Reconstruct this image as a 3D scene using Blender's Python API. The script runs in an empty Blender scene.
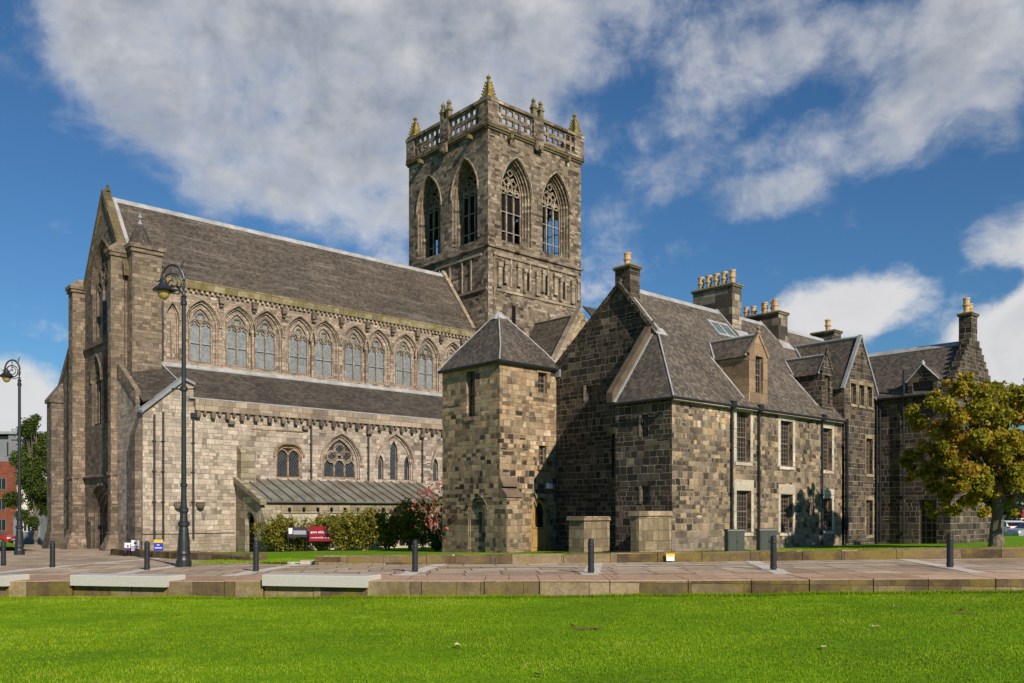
import bpy, math, random
import numpy as np
from mathutils import Vector, noise as mnoise
from mathutils.geometry import tessellate_polygon

random.seed(7)
R = math.radians
sc = bpy.context.scene
COL = sc.collection

# ------------------------------------------------------------------ camera, sky, sun, exposure
FOC, HX, HY, CAMZ = 866.0, 512.0, 511.0, 1.8
cam_d = bpy.data.cameras.new('camera')
cam = bpy.data.objects.new('camera', cam_d)
COL.objects.link(cam)
cam.location = (0, 0, CAMZ)
cam.rotation_euler = (R(90), 0, 0)
cam_d.sensor_width = 36
cam_d.lens = 36 * FOC / 1024
cam_d.shift_y = (HY - 341.5) / 1024
cam_d.clip_start = 0.1
cam_d.clip_end = 6000
sc.camera = cam

ROT = math.atan2(866, 953)                 # the abbey's long axis against the picture plane
U2 = (math.cos(ROT), math.sin(ROT))        # along the nave, eastwards
V2 = (-math.sin(ROT), math.cos(ROT))       # northwards
SUN_REL, SUN_EL = R(-12.0), R(31)           # sun just west of due south
sx = -V2[0] * math.cos(SUN_REL) + U2[0] * math.sin(SUN_REL)
sy = -V2[1] * math.cos(SUN_REL) + U2[1] * math.sin(SUN_REL)
SUN_DIR = Vector((sx * math.cos(SUN_EL), sy * math.cos(SUN_EL), math.sin(SUN_EL)))
sun_d = bpy.data.lights.new('sun', 'SUN')
sun_d.energy = 4.6
sun_d.angle = R(0.53)
sun_d.color = (1.0, 0.90, 0.77)
sun = bpy.data.objects.new('sun', sun_d)
COL.objects.link(sun)
sun.rotation_euler = SUN_DIR.to_track_quat('Z', 'Y').to_euler()
sun.location = (20, -20, 60)

sc.view_settings.view_transform = 'Standard'
sc.view_settings.look = 'None'
sc.view_settings.exposure = 0.25
sc.view_settings.gamma = 1.0
sc.view_settings.use_curve_mapping = False
sc.cycles.use_denoising = True
sc.cycles.max_bounces = 5
sc.cycles.diffuse_bounces = 3
sc.cycles.transparent_max_bounces = 6


class N:
    """small helper that writes shader node nets"""
    def __init__(s, tree):
        s.t = tree; s.n = tree.nodes; s.l = tree.links

    def new(s, typ, **kw):
        n = s.n.new(typ)
        for k, v in kw.items():
            setattr(n, k, v)
        return n

    def put(s, sock, v):
        if hasattr(v, 'is_output'):
            s.l.new(v, sock)
        elif v is not None:
            sock.default_value = v

    def m(s, op, a, b=None, c=None, clamp=False):
        n = s.new('ShaderNodeMath', operation=op, use_clamp=clamp)
        for i, v in enumerate((a, b, c)):
            if v is not None:
                s.put(n.inputs[i], v)
        return n.outputs[0]

    def smooth(s, x, lo, hi, a=0.0, b=1.0):
        n = s.new('ShaderNodeMapRange', interpolation_type='SMOOTHSTEP')
        s.put(n.inputs[0], x)
        for i, v in enumerate((lo, hi, a, b)):
            s.put(n.inputs[i + 1], v)
        return n.outputs[0]

    def lin(s, x, lo, hi, a=0.0, b=1.0):
        n = s.new('ShaderNodeMapRange')
        s.put(n.inputs[0], x)
        for i, v in enumerate((lo, hi, a, b)):
            s.put(n.inputs[i + 1], v)
        return n.outputs[0]

    def mix(s, f, a, b, mode='MIX'):
        n = s.new('ShaderNodeMix', data_type='RGBA', blend_type=mode)
        s.put(n.inputs[0], f)
        s.put(n.inputs[6], a if hasattr(a, 'is_output') else (*a, 1)[:4])
        s.put(n.inputs[7], b if hasattr(b, 'is_output') else (*b, 1)[:4])
        return n.outputs[2]

    def xyz(s, x, y, z=0.0):
        n = s.new('ShaderNodeCombineXYZ')
        s.put(n.inputs[0], x); s.put(n.inputs[1], y); s.put(n.inputs[2], z)
        return n.outputs[0]

    def sep(s, v):
        n = s.new('ShaderNodeSeparateXYZ')
        s.put(n.inputs[0], v)
        return n.outputs

    def noise(s, vec, scale, detail=3.0, rough=0.55, dist=0.0):
        n = s.new('ShaderNodeTexNoise')
        s.put(n.inputs['Vector'], vec)
        n.inputs['Scale'].default_value = scale
        n.inputs['Detail'].default_value = detail
        n.inputs['Roughness'].default_value = rough
        n.inputs['Distortion'].default_value = dist
        return n.outputs['Fac']

    def white(s, vec):
        n = s.new('ShaderNodeTexWhiteNoise', noise_dimensions='3D')
        s.put(n.inputs['Vector'], vec)
        return n.outputs['Value'], n.outputs['Color']

    def ramp(s, f, stops, interp='LINEAR'):
        n = s.new('ShaderNodeValToRGB')
        r = n.color_ramp
        r.interpolation = interp
        while len(r.elements) < len(stops):
            r.elements.new(0.5)
        for e, (p, c) in zip(r.elements, stops):
            e.position = p
            e.color = (*c, 1)[:4]
        s.put(n.inputs[0], f)
        return n.outputs[0]

    def scale_col(s, col, f):
        n = s.new('ShaderNodeVectorMath', operation='SCALE')
        s.put(n.inputs[0], col); s.put(n.inputs[3], f)
        return n.outputs[0]


# ---- the sky: Nishita air with a layer of noise clouds placed by compass direction and height
world = bpy.data.worlds.new('World')
sc.world = world
world.use_nodes = True
w = N(world.node_tree)
w.n.clear()
sky = w.new('ShaderNodeTexSky', sky_type='NISHITA', sun_disc=False)
sky.sun_elevation = SUN_EL
sky.sun_rotation = math.atan2(SUN_DIR.x, SUN_DIR.y)
sky.air_density, sky.dust_density, sky.ozone_density, sky.altitude = 1.15, 0.25, 3.2, 60
SKY_STRENGTH = 0.068
tc = w.new('ShaderNodeTexCoord')
dirv = tc.outputs['Generated']
dx, dy, dz = w.sep(dirv)
AZ = w.m('ARCTAN2', dx, dy)
EL = w.m('ARCSINE', dz)
pos = w.xyz(AZ, EL, 0.0)
warp = w.new('ShaderNodeTexNoise')
w.put(warp.inputs['Vector'], pos)
warp.inputs['Scale'].default_value = 5.0
warp.inputs['Detail'].default_value = 5.0
wadd = w.new('ShaderNodeVectorMath', operation='MULTIPLY_ADD')
w.put(wadd.inputs[0], warp.outputs['Color'])
wadd.inputs[1].default_value = (0.09, 0.06, 0)
w.put(wadd.inputs[2], pos)
wx, wy, wz = w.sep(wadd.outputs[0])


def sky_angle(px, py):
    d = Vector(((px - HX) / FOC, 1.0, (HY - py) / FOC)).normalized()
    return math.atan2(d.x, d.y), math.asin(d.z)


CLOUDS = [  # centre, radii, tilt and weight of each bank, given as where they stand over the abbey
    (195, 55, 175, 125, -0.35, 1.15), (300, 100, 260, 155, 0.0, 1.25), (440, 90, 190, 150, 0.0, 1.1), (330, 205, 170, 50, 0.0, .6), (560, 20, 170, 80, 0.0, .8),
    (730, 60, 150, 75, 0.5, .72), (900, 20, 200, 60, 0.1, .75), (830, 150, 190, 60, 0.35, .72), (960, 110, 130, 85, 0.2, .9), (1000, 30, 120, 90, 0, .7), (660, 185, 120, 34, 0.3, .55), (760, 195, 110, 30, 0.2, .5),
    (-20, 60, 60, 40, 0, .35), (845, 303, 112, 42, 0.12, .82), (1022, 240, 55, 42, 0.4, .75), (1005, 362, 95, 66, 0.5, .95), (1060, 330, 80, 70, 0.3, 1.1),
    (25, 410, 110, 60, -0.4, .95), (15, 318, 80, 26, -0.3, .5), (640, 500, 900, 40, 0, .6),
    (-350, 120, 320, 150, 0.1, .8), (1450, 100, 320, 130, 0.1, .8),
]
total = None
for (cx, cy, rx, ry, tilt, wt) in CLOUDS:
    a0, e0 = sky_angle(cx, cy)
    ax, _ = sky_angle(cx + rx, cy)
    _, ey = sky_angle(cx, cy - ry)
    ra, re = abs(ax - a0), abs(ey - e0)
    ddx = w.m('SUBTRACT', wx, a0 + 0.045)
    ddy = w.m('SUBTRACT', wy, e0 + 0.03)
    c_, s_ = math.cos(tilt), math.sin(tilt)
    p_ = w.m('ADD', w.m('MULTIPLY', ddx, c_ / ra), w.m('MULTIPLY', ddy, s_ / ra))
    q_ = w.m('ADD', w.m('MULTIPLY', ddx, -s_ / re), w.m('MULTIPLY', ddy, c_ / re))
    d2 = w.m('ADD', w.m('MULTIPLY', p_, p_), w.m('MULTIPLY', q_, q_))
    g = w.m('MULTIPLY', w.m('MAXIMUM', w.m('SUBTRACT', 1.0, d2), 0.0), wt)
    total = g if total is None else w.m('ADD', total, g)
body = w.m('MINIMUM', total, 1.15)
st = w.new('ShaderNodeVectorMath', operation='MULTIPLY')
w.put(st.inputs[0], pos)
st.inputs[1].default_value = (1.0, 1.7, 1.0)


def cloud_fbm(off):
    v = w.new('ShaderNodeVectorMath', operation='ADD')
    w.put(v.inputs[0], st.outputs[0])
    v.inputs[1].default_value = off
    return w.noise(v.outputs[0], 6.5, 11.0, 0.575, 0.0)


f0 = cloud_fbm((3.1, 0.7, 0.4))
f1 = cloud_fbm((3.1 + 0.018, 0.7 + 0.055, 0.4))
dens = w.m('ADD', w.m('MULTIPLY', body, 0.78), w.m('MULTIPLY', w.m('SUBTRACT', f0, 0.5), 2.0))
hi_el = w.smooth(EL, 0.24, 0.33)
fib = w.noise(wadd.outputs[0], 22.0, 8.0, 0.66, 0.3)
dens = w.m('ADD', dens, w.m('MULTIPLY', w.m('SUBTRACT', fib, 0.5), w.m('ADD', 0.62, w.m('MULTIPLY', hi_el, 0.48))))
alpha = w.m('DIVIDE', w.m('SUBTRACT', dens, 0.06), w.m('ADD', 0.50, w.m('MULTIPLY', hi_el, 0.62)), clamp=True)
alpha = w.smooth(alpha, 0.0, 1.0)
lit = w.smooth(w.m('SUBTRACT', f0, f1), -0.10, 0.13)
thick = w.smooth(dens, 0.55, 1.25)
shade = w.m('MULTIPLY', thick, w.m('SUBTRACT', 1.0, w.m('MULTIPLY', lit, 0.55)))
high = w.smooth(EL, 0.20, 0.36)            # the upper bank is seen more from below: greyer
puff = w.noise(wadd.outputs[0], 10.0, 8.0, 0.60, 0.1)
shade = w.m('MULTIPLY', shade, w.m('ADD', 0.30, w.m('MULTIPLY', high, 0.22)))
shade = w.m('ADD', shade, w.m('MULTIPLY', high, w.lin(puff, 0.22, 0.78, 0.74, -0.28)))
shade = w.m('MINIMUM', w.m('MAXIMUM', shade, 0.0), 1.0)
ccol = w.mix(shade, (0.78, 0.775, 0.78), (0.235, 0.28, 0.36))
bsky = w.new('ShaderNodeBackground')
tint = w.mix(1.0, sky.outputs[0], (0.47, 0.78, 1.04), 'MULTIPLY')
w.put(bsky.inputs[0], tint)
bsky.inputs[1].default_value = SKY_STRENGTH
bcl = w.new('ShaderNodeBackground')
w.put(bcl.inputs[0], ccol)
bcl.inputs[1].default_value = 0.78
wmix = w.new('ShaderNodeMixShader')
w.put(wmix.inputs[0], w.m('MULTIPLY', alpha, 0.97))
w.l.new(bsky.outputs[0], wmix.inputs[1])
w.l.new(bcl.outputs[0], wmix.inputs[2])
wout = w.new('ShaderNodeOutputWorld')
w.l.new(wmix.outputs[0], wout.inputs[0])


# ------------------------------------------------------------------ materials
def mat_base(name, rough=0.9, spec=0.25):
    m = bpy.data.materials.new(name)
    m.use_nodes = True
    t = N(m.node_tree)
    t.n.clear()
    out = t.new('ShaderNodeOutputMaterial')
    b = t.new('ShaderNodeBsdfPrincipled')
    b.inputs['Roughness'].default_value = rough
    b.inputs['Specular IOR Level'].default_value = spec
    t.l.new(b.outputs[0], out.inputs[0])
    return m, t, b, out


def uv_of(t):
    return t.new('ShaderNodeTexCoord').outputs['UV']


def obj_of(t):
    return t.new('ShaderNodeTexCoord').outputs['Object']


def bump(t, b, h, strength=0.5, dist=0.02):
    n = t.new('ShaderNodeBump')
    n.inputs['Strength'].default_value = strength
    n.inputs['Distance'].default_value = dist
    t.put(n.inputs['Height'], h)
    t.l.new(n.outputs[0], b.inputs['Normal'])


def stone(name, palette, bw=0.5, bh=0.3, mortar=(.35, .31, .25), mw=0.02, seed=0.0, cluster=0.5, stain=0.5, stain_col=(.035, .03, .026),
          moss=0.0, jitter=0.3, rough_edge=0.03, low=None, moss_col=(.135, .108, .028)):
    """coursed masonry: blocks of uneven length, some split in two, every block its own tone; soot, damp and moss over it"""
    m, t, b, out = mat_base(name)
    uv = uv_of(t)
    u0, v0, _ = t.sep(uv)
    wob = t.noise(uv, 2.3, 3)
    wob2 = t.noise(uv, 5.1, 2)
    u = t.m('ADD', u0, t.m('MULTIPLY', t.m('SUBTRACT', wob, 0.5), rough_edge * 3))
    v = t.m('ADD', v0, t.m('MULTIPLY', t.m('SUBTRACT', wob2, 0.5), rough_edge * 2))
    v = t.m('ADD', v, t.m('MULTIPLY', t.m('SINE', t.m('MULTIPLY', v0, 2.1 / (bh / .3))), 0.14 * bh / .3))
    vs = t.m('DIVIDE', v, bh)
    row = t.m('FLOOR', vs)
    fy = t.m('FRACT', vs)
    rv, rc = t.white(t.xyz(row, seed + 3.3, 1.7))
    wrow = t.m('MULTIPLY', t.m('ADD', t.m('MULTIPLY', rv, 0.7), 0.75), bw)
    us = t.m('ADD', t.m('DIVIDE', u, wrow), t.m('MULTIPLY', rv, 37.0))
    colm = t.m('FLOOR', us)
    fx = t.m('FRACT', us)
    _, c1 = t.white(t.xyz(colm, row, seed))
    r1, r2, r3 = t.sep(c1)
    sv = t.m('LESS_THAN', r1, 0.24)
    sh = t.m('GREATER_THAN', r1, 0.93)
    fx2 = t.m('FRACT', t.m('MULTIPLY', fx, t.m('ADD', 1.0, sv)))
    fy2 = t.m('FRACT', t.m('MULTIPLY', fy, t.m('ADD', 1.0, sh)))
    subx = t.m('FLOOR', t.m('MULTIPLY', fx, t.m('ADD', 1.0, sv)))
    suby = t.m('FLOOR', t.m('MULTIPLY', fy, t.m('ADD', 1.0, sh)))
    weff = t.m('DIVIDE', wrow, t.m('ADD', 1.0, sv))
    heff = t.m('DIVIDE', bh, t.m('ADD', 1.0, sh))
    ex = t.m('MULTIPLY', t.m('MINIMUM', fx2, t.m('SUBTRACT', 1.0, fx2)), weff)
    ey = t.m('MULTIPLY', t.m('MINIMUM', fy2, t.m('SUBTRACT', 1.0, fy2)), heff)
    d = t.m('MINIMUM', ex, ey)
    stone_mask = t.smooth(d, mw * 0.35, mw)
    _, c2 = t.white(t.xyz(t.m('ADD', colm, t.m('MULTIPLY', subx, 0.37)), t.m('ADD', row, t.m('MULTIPLY', suby, 0.41)), seed + 9.1))
    q1, q2, q3 = t.sep(c2)
    big = t.noise(t.xyz(u0, v0, seed), 0.22, 4, 0.6)
    mid = t.noise(t.xyz(u0, v0, seed + 4), 0.9, 3, 0.6)
    sel = t.m('ADD', t.m('ADD', t.m('MULTIPLY', q1, 0.82), 0.09), t.m('ADD', t.m('MULTIPLY', t.m('SUBTRACT', big, 0.5), cluster * 2), t.m('MULTIPLY', t.m('SUBTRACT', mid, 0.5), cluster * 1.2)), clamp=True)
    base = t.ramp(sel, palette)
    val = t.m('ADD', 1.0 - jitter / 2, t.m('MULTIPLY', q2, jitter))
    fine = t.noise(uv, 11.0, 6, 0.78)
    val = t.m('MULTIPLY', val, t.lin(fine, 0.25, 0.75, 0.60, 1.36))
    blot = t.noise(uv, 4.2, 5, 0.7)
    val = t.m('MULTIPLY', val, t.lin(blot, 0.3, 0.7, 0.78, 1.2))
    base = t.scale_col(base, val)
    jn = t.noise(t.xyz(u0, v0, seed + 6), 1.6, 4, 0.7)
    mcol = t.mix(t.smooth(jn, 0.38, 0.62), tuple(x * .38 for x in mortar), mortar)
    base = t.mix(stone_mask, mcol, base)
    # rain-washed soot: long vertical patches
    sn = t.noise(t.xyz(t.m('MULTIPLY', u0, 1.0), t.m('MULTIPLY', v0, 0.32), seed + 5), 0.75, 6, 0.65)
    base = t.mix(t.m('MULTIPLY', t.smooth(sn, 0.48, 0.78), stain), base, stain_col)
    if moss:
        mn = t.noise(t.xyz(u0, v0, seed + 8), 1.3, 6, 0.7)
        base = t.mix(t.m('MULTIPLY', t.smooth(mn, 0.42, 0.66), moss), base, moss_col)
    if low:   # damp zone of the lowest courses
        hl, colr, amt = low
        ln = t.m('ADD', v0, t.m('MULTIPLY', t.m('SUBTRACT', t.noise(uv, 0.9, 5), 0.5), 2.2))
        base = t.mix(t.m('MULTIPLY', t.smooth(ln, hl - .8, hl + .8, 1.0, 0.0), amt), base, colr)
    t.put(b.inputs['Base Color'], base)
    h = t.m('ADD', t.m('MULTIPLY', stone_mask, 0.55), t.m('ADD', t.m('MULTIPLY', fine, 0.45), t.m('MULTIPLY', q3, 0.35)))
    bump(t, b, h, 0.85, 0.035)
    return m


def slate(name, palette, rh=0.22, rw=0.26, seed=0.0, lichen=0.4, lich_col=(.16, .15, .11), streak=0.0):
    m, t, b, out = mat_base(name, 0.75, 0.3)
    uv = uv_of(t)
    u0, v0, _ = t.sep(uv)
    vv = t.m('ADD', v0, t.m('MULTIPLY', t.m('SUBTRACT', t.noise(uv, 1.2, 2), 0.5), 0.08))
    vs = t.m('DIVIDE', vv, rh)
    row = t.m('FLOOR', vs)
    fy = t.m('FRACT', vs)
    rv, _c = t.white(t.xyz(row, seed, 4.2))
    us = t.m('ADD', t.m('DIVIDE', u0, rw), t.m('MULTIPLY', rv, 11.0))
    colm = t.m('FLOOR', us)
    fx = t.m('FRACT', us)
    q, qc = t.white(t.xyz(colm, row, seed + 2))
    q1, q2, q3 = t.sep(qc)
    base = t.ramp(q1, palette)
    big = t.noise(t.xyz(u0, v0, seed), 0.35, 5, 0.65)
    base = t.scale_col(base, t.lin(big, 0.3, 0.7, 0.7, 1.3))
    fine = t.noise(uv, 9.0, 4, 0.7)
    ln = t.m('ADD', t.noise(t.xyz(t.m('MULTIPLY', u0, 0.5), t.m('MULTIPLY', v0, 1.6), seed + 1), 0.9, 6, 0.7), t.m('MULTIPLY', q2, 0.16))
    base = t.mix(t.m('MULTIPLY', t.smooth(ln, 0.52, 0.78), lichen), base, lich_col)
    if streak:
        sn = t.noise(t.xyz(t.m('MULTIPLY', u0, 0.22), t.m('MULTIPLY', v0, 2.2), seed + 7), 1.1, 5, 0.75)
        base = t.mix(t.m('MULTIPLY', t.smooth(sn, 0.52, 0.70), streak), base, (.30, .27, .23))
    # the open joints and the drip edge of each course
    ex = t.m('MINIMUM', fx, t.m('SUBTRACT', 1.0, fx))
    edge = t.m('MULTIPLY', t.smooth(ex, 0.0, 0.07), t.smooth(fy, 0.0, 0.13))
    base = t.scale_col(base, t.m('ADD', 0.55, t.m('MULTIPLY', edge, 0.45)))
    base = t.scale_col(base, t.lin(fine, 0.25, 0.75, 0.8, 1.2))
    t.put(b.inputs['Base Color'], base)
    h = t.m('ADD', t.m('MULTIPLY', t.m('SUBTRACT', 1.0, fy), 0.7), t.m('ADD', t.m('MULTIPLY', edge, 0.4), t.m('MULTIPLY', q3, 0.6)))
    h = t.m('ADD', h, t.m('MULTIPLY', t.noise(t.xyz(u0, v0, seed + 3), 0.55, 3, 0.6), 5.0))
    bump(t, b, h, 0.8, 0.03)
    return m


def plain(name, col, rough=0.7, spec=0.3, var=0.25, scale=3.0, col2=None, metallic=0.0, bstr=0.2, detail=5):
    m, t, b, out = mat_base(name, rough, spec)
    o = obj_of(t)
    n = t.noise(o, scale, detail, 0.65)
    c = t.mix(t.smooth(n, 0.3, 0.7), col, col2 if col2 else tuple(x * (1 - var) for x in col))
    f = t.noise(o, scale * 7, 3)
    c = t.scale_col(c, t.lin(f, 0.25, 0.75, 1 - var / 2, 1 + var / 2))
    t.put(b.inputs['Base Color'], c)
    b.inputs['Metallic'].default_value = metallic
    if bstr:
        bump(t, b, f, bstr, 0.01)
    return m


def glass_dark(name, col=(.02, .022, .025), rough=0.12, lattice=None):
    m, t, b, out = mat_base(name, rough, 0.6)
    uv = uv_of(t)
    n = t.noise(uv, 1.7, 3)
    c = t.mix(t.smooth(n, 0.3, 0.7), col, tuple(x * (1.25 if lattice and col[0] > .1 else 1.9) for x in col))
    rnd = t.new('ShaderNodeObjectInfo').outputs['Random']
    c = t.scale_col(c, t.m('ADD', 0.72, t.m('MULTIPLY', rnd, 0.5)))
    if lattice:
        gap, lead = lattice
        u0, v0, _ = t.sep(uv)
        a = t.m('ADD', t.m('MULTIPLY', u0, 1.5), v0)
        bq = t.m('SUBTRACT', t.m('MULTIPLY', u0, 1.5), v0)
        fa = t.m('FRACT', t.m('DIVIDE', a, gap))
        fb = t.m('FRACT', t.m('DIVIDE', bq, gap))
        ln = t.m('MINIMUM', t.m('MINIMUM', fa, t.m('SUBTRACT', 1.0, fa)), t.m('MINIMUM', fb, t.m('SUBTRACT', 1.0, fb)))
        pane, _p = t.white(t.xyz(t.m('FLOOR', t.m('DIVIDE', a, gap)), t.m('FLOOR', t.m('DIVIDE', bq, gap)), 2.0))
        c = t.scale_col(c, t.m('ADD', 0.75, t.m('MULTIPLY', pane, 0.5)))
        c = t.mix(t.smooth(ln, 0.05, 0.1), lead, c)
    t.put(b.inputs['Base Color'], c)
    bump(t, b, n, 0.25, 0.02)
    return m


def leaves(name, stops, trans=0.35, rough=0.55):
    """leaf blades: every leaf carries its own random number in its UV"""
    m, t, b, out = mat_base(name, rough, 0.25)
    u0, v0, _ = t.sep(uv_of(t))
    c = t.ramp(u0, stops)
    c = t.scale_col(c, t.lin(v0, 0.0, 1.0, 0.65, 1.3))
    t.put(b.inputs['Base Color'], c)
    tr = t.new('ShaderNodeBsdfTranslucent')
    t.put(tr.inputs[0], c)
    mx = t.new('ShaderNodeMixShader')
    mx.inputs[0].default_value = trans
    t.l.new(b.outputs[0], mx.inputs[1])
    t.l.new(tr.outputs[0], mx.inputs[2])
    t.l.new(mx.outputs[0], out.inputs[0])
    return m


BUFF = [(0, (.12, .090, .070)), (.12, (.20, .152, .118)), (.4, (.315, .243, .185)), (.7, (.40, .316, .243)), (.9, (.38, .272, .20)), (1, (.47, .395, .315))]
AISL = [(0, (.15, .118, .094)), (.15, (.265, .212, .166)), (.45, (.385, .318, .252)), (.75, (.47, .395, .318)), (.92, (.43, .325, .248)), (1, (.55, .475, .39))]
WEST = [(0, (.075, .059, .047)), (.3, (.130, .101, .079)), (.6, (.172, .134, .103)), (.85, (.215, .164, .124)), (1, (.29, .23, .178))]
TOWR = [(0, (.045, .034, .026)), (.14, (.095, .071, .051)), (.35, (.165, .125, .089)), (.65, (.235, .182, .132)), (.88, (.325, .258, .188)), (1, (.45, .375, .285))]
PAVI = [(0, (.030, .023, .018)), (.12, (.07, .050, .035)), (.22, (.17, .120, .075)), (.42, (.28, .200, .120)), (.64, (.37, .278, .172)), (.82, (.41, .278, .150)), (.92, (.36, .215, .118)), (1, (.54, .44, .31))]
HOUS = [(0, (.040, .031, .024)), (.13, (.090, .068, .048)), (.34, (.165, .125, .086)), (.6, (.235, .180, .122)), (.8, (.33, .242, .145)), (.93, (.40, .265, .125)), (1, (.49, .41, .31))]
SOOT = [(0, (.020, .0165, .0135)), (.4, (.044, .035, .026)), (.72, (.078, .060, .044)), (.9, (.13, .098, .067)), (1, (.24, .18, .12))]
BLCK = [(0, (.024, .0195, .016)), (.45, (.052, .041, .031)), (.75, (.085, .066, .048)), (.92, (.14, .106, .074)), (1, (.24, .185, .13))]
M = {}
M['nave_stone'] = stone('nave_stone', BUFF, .42, .225, (.30, .245, .195), .013, 1.0, .4, .45, moss=.05, jitter=.35, low=(0.4, (.13, .10, .065), .5))
M['aisle_stone'] = stone('aisle_stone', AISL, .46, .25, (.40, .34, .275), .012, 1.5, .5, .6, (.13, .105, .08), jitter=.34, low=(0.5, (.20, .155, .105), .5))
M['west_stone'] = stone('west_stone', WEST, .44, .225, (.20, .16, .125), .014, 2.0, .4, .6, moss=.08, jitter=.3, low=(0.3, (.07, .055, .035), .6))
M['turret_stone'] = stone('turret_stone', [(0, (.10, .076, .056)), (.3, (.175, .133, .097)), (.6, (.235, .178, .128)), (.85, (.29, .213, .150)), (1, (.36, .28, .205))], .44, .225, (.22, .175, .13), .012, 2.5, .4, .6, moss=.2, jitter=.3)
M['tower_stone'] = stone('tower_stone', TOWR, .50, .25, (.24, .19, .14), .014, 3.0, .45, .55, moss=.05, jitter=.35)
M['trim_stone'] = stone('trim_stone', [(0, (.18, .14, .10)), (.5, (.30, .235, .17)), (1, (.40, .32, .235))], 1.0, .45, (.2, .16, .12), .012, 4.0, .3, .55)
M['moss_stone'] = stone('moss_stone', [(0, (.14, .115, .07)), (.5, (.23, .185, .105)), (1, (.30, .25, .15))], .9, .5, (.1, .085, .05), .014, 5.0, .3, .45, moss=.9)
M['coping_stone'] = stone('coping_stone', [(0, (.07, .055, .035)), (.5, (.13, .10, .06)), (1, (.20, .155, .09))], .9, .5, (.08, .065, .04), .014, 5.5, .3, .5, moss=.5)
M['lichen_stone'] = stone('lichen_stone', [(0, (.11, .09, .045)), (1, (.24, .19, .08))], .5, .3, (.1, .08, .04), .01, 5.7, .3, .4, moss=.95, moss_col=(.34, .25, .02))
M['pavilion_stone'] = stone('pavilion_stone', PAVI, .36, .225, (.40, .33, .24), .015, 6.0, .55, .3, jitter=.45, low=(1.2, (.11, .09, .068), .30))
M['house_stone'] = stone('house_stone', HOUS, .31, .205, (.42, .345, .255), .015, 7.0, .5, .3, jitter=.6, rough_edge=.055, low=(0.6, (.26, .23, .19), .35))
M['soot_stone'] = stone('soot_stone', SOOT, .42, .24, (.36, .295, .22), .016, 8.0, .35, .35, rough_edge=.035, jitter=.6)
M['black_stone'] = stone('black_stone', BLCK, .40, .24, (.40, .325, .245), .016, 9.0, .3, .2, rough_edge=.035, jitter=.6)
M['pale_dressing'] = stone('pale_dressing', [(0, (.40, .345, .26)), (1, (.56, .50, .41))], 1.4, .7, (.4, .34, .27), .01, 10.0, .2, .3)
M['ochre_dressing'] = stone('ochre_dressing', [(0, (.17, .115, .072)), (.5, (.29, .195, .115)), (1, (.40, .285, .175))], .9, .55, (.28, .2, .1), .012, 11.0, .2, .4)
M['pier_stone'] = stone('pier_stone', [(0, (.17, .128, .082)), (.6, (.29, .222, .14)), (1, (.40, .31, .20))], .75, .42, (.20, .155, .105), .012, 12.0, .4, .6, moss=.2, jitter=.4)
M['lean_stone'] = stone('lean_stone', [(0, (.20, .165, .115)), (.6, (.31, .26, .18)), (1, (.40, .34, .25))], .9, .36, (.22, .185, .13), .014, 13.0, .3, .5, moss=.3)
M['lean_render'] = plain('lean_render', (.50, .44, .35), .9, .2, .2, 0.6, (.36, .31, .235))
M['nave_slate'] = slate('nave_slate', [(0, (.050, .040, .031)), (.5, (.074, .059, .045)), (1, (.115, .092, .069))], .17, .2, 1.0, .35, (.15, .12, .085), .38)
M['aisle_slate'] = slate('aisle_slate', [(0, (.040, .032, .026)), (.5, (.060, .049, .039)), (1, (.09, .073, .057))], .24, .30, 2.0, .15)
M['house_slate'] = slate('house_slate', [(0, (.062, .051, .040)), (.5, (.095, .078, .060)), (1, (.175, .145, .110))], .14, .13, 3.0, .35, (.175, .142, .10))
M['hip_slate'] = slate('hip_slate', [(0, (.052, .043, .035)), (.5, (.076, .063, .050)), (1, (.135, .112, .086))], .14, .14, 4.0, .3, (.16, .13, .085))
M['lead'] = plain('lead', (.40, .395, .385), .6, .35, .35, 1.5, (.26, .255, .245))
M['old_lead'] = plain('old_lead', (.30, .31, .32), .6, .4, .3, 1.2, (.20, .21, .22))
M['iron'] = plain('iron', (.018, .019, .021), .45, .5, .3, 6.0)
M['lamp_paint'] = plain('lamp_paint', (.022, .024, .027), .42, .5, .3, 5.0, (.014, .015, .017))
M['bollard_paint'] = plain('bollard_paint', (.020, .022, .026), .5, .4, .3, 6.0)
M['lattice_glass'] = glass_dark('lattice_glass', (.17, .185, .185), .35, (.24, (.24, .25, .25)))
M['leaded_glass'] = glass_dark('leaded_glass', (.022, .025, .03), .22, (.3, (.09, .095, .10)))
M['dark_glass'] = glass_dark('dark_glass', (.012, .012, .013), .14)
M['void'] = plain('void', (.012, .011, .010), .9, .1, .3)
M['sash_wood'] = plain('sash_wood', (.17, .13, .095), .6, .3, .3, 4.0)
M['door_oak'] = plain('door_oak', (.42, .26, .09), .55, .3, .3, 2.0, (.30, .175, .06))
M['door_dark'] = plain('door_dark', (.075, .058, .045), .7, .25, .4, 3.0)
M['pot_clay'] = plain('pot_clay', (.56, .40, .22), .8, .2, .25, 5.0, (.44, .27, .13))
M['granite'] = plain('granite', (.50, .48, .43), .6, .35, .16, 30.0, (.40, .385, .345))
M['gold_glass'] = plain('gold_glass', (.42, .31, .09), .25, .5, .15, 4.0)
M['cab_green'] = plain('cab_green', (.050, .062, .050), .5, .4, .2, 3.0)
M['bark'] = plain('bark', (.20, .165, .125), .9, .2, .45, 5.0, (.10, .08, .06), bstr=.9)
M['stem'] = plain('stem', (.30, .23, .15), .85, .2, .35, 6.0)
M['sign_white'] = plain('sign_white', (.74, .74, .74), .5, .3, .05, 3.0, bstr=0)
M['sign_purple'] = plain('sign_purple', (.13, .05, .20), .5, .3, .05, 3.0, bstr=0)
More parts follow.
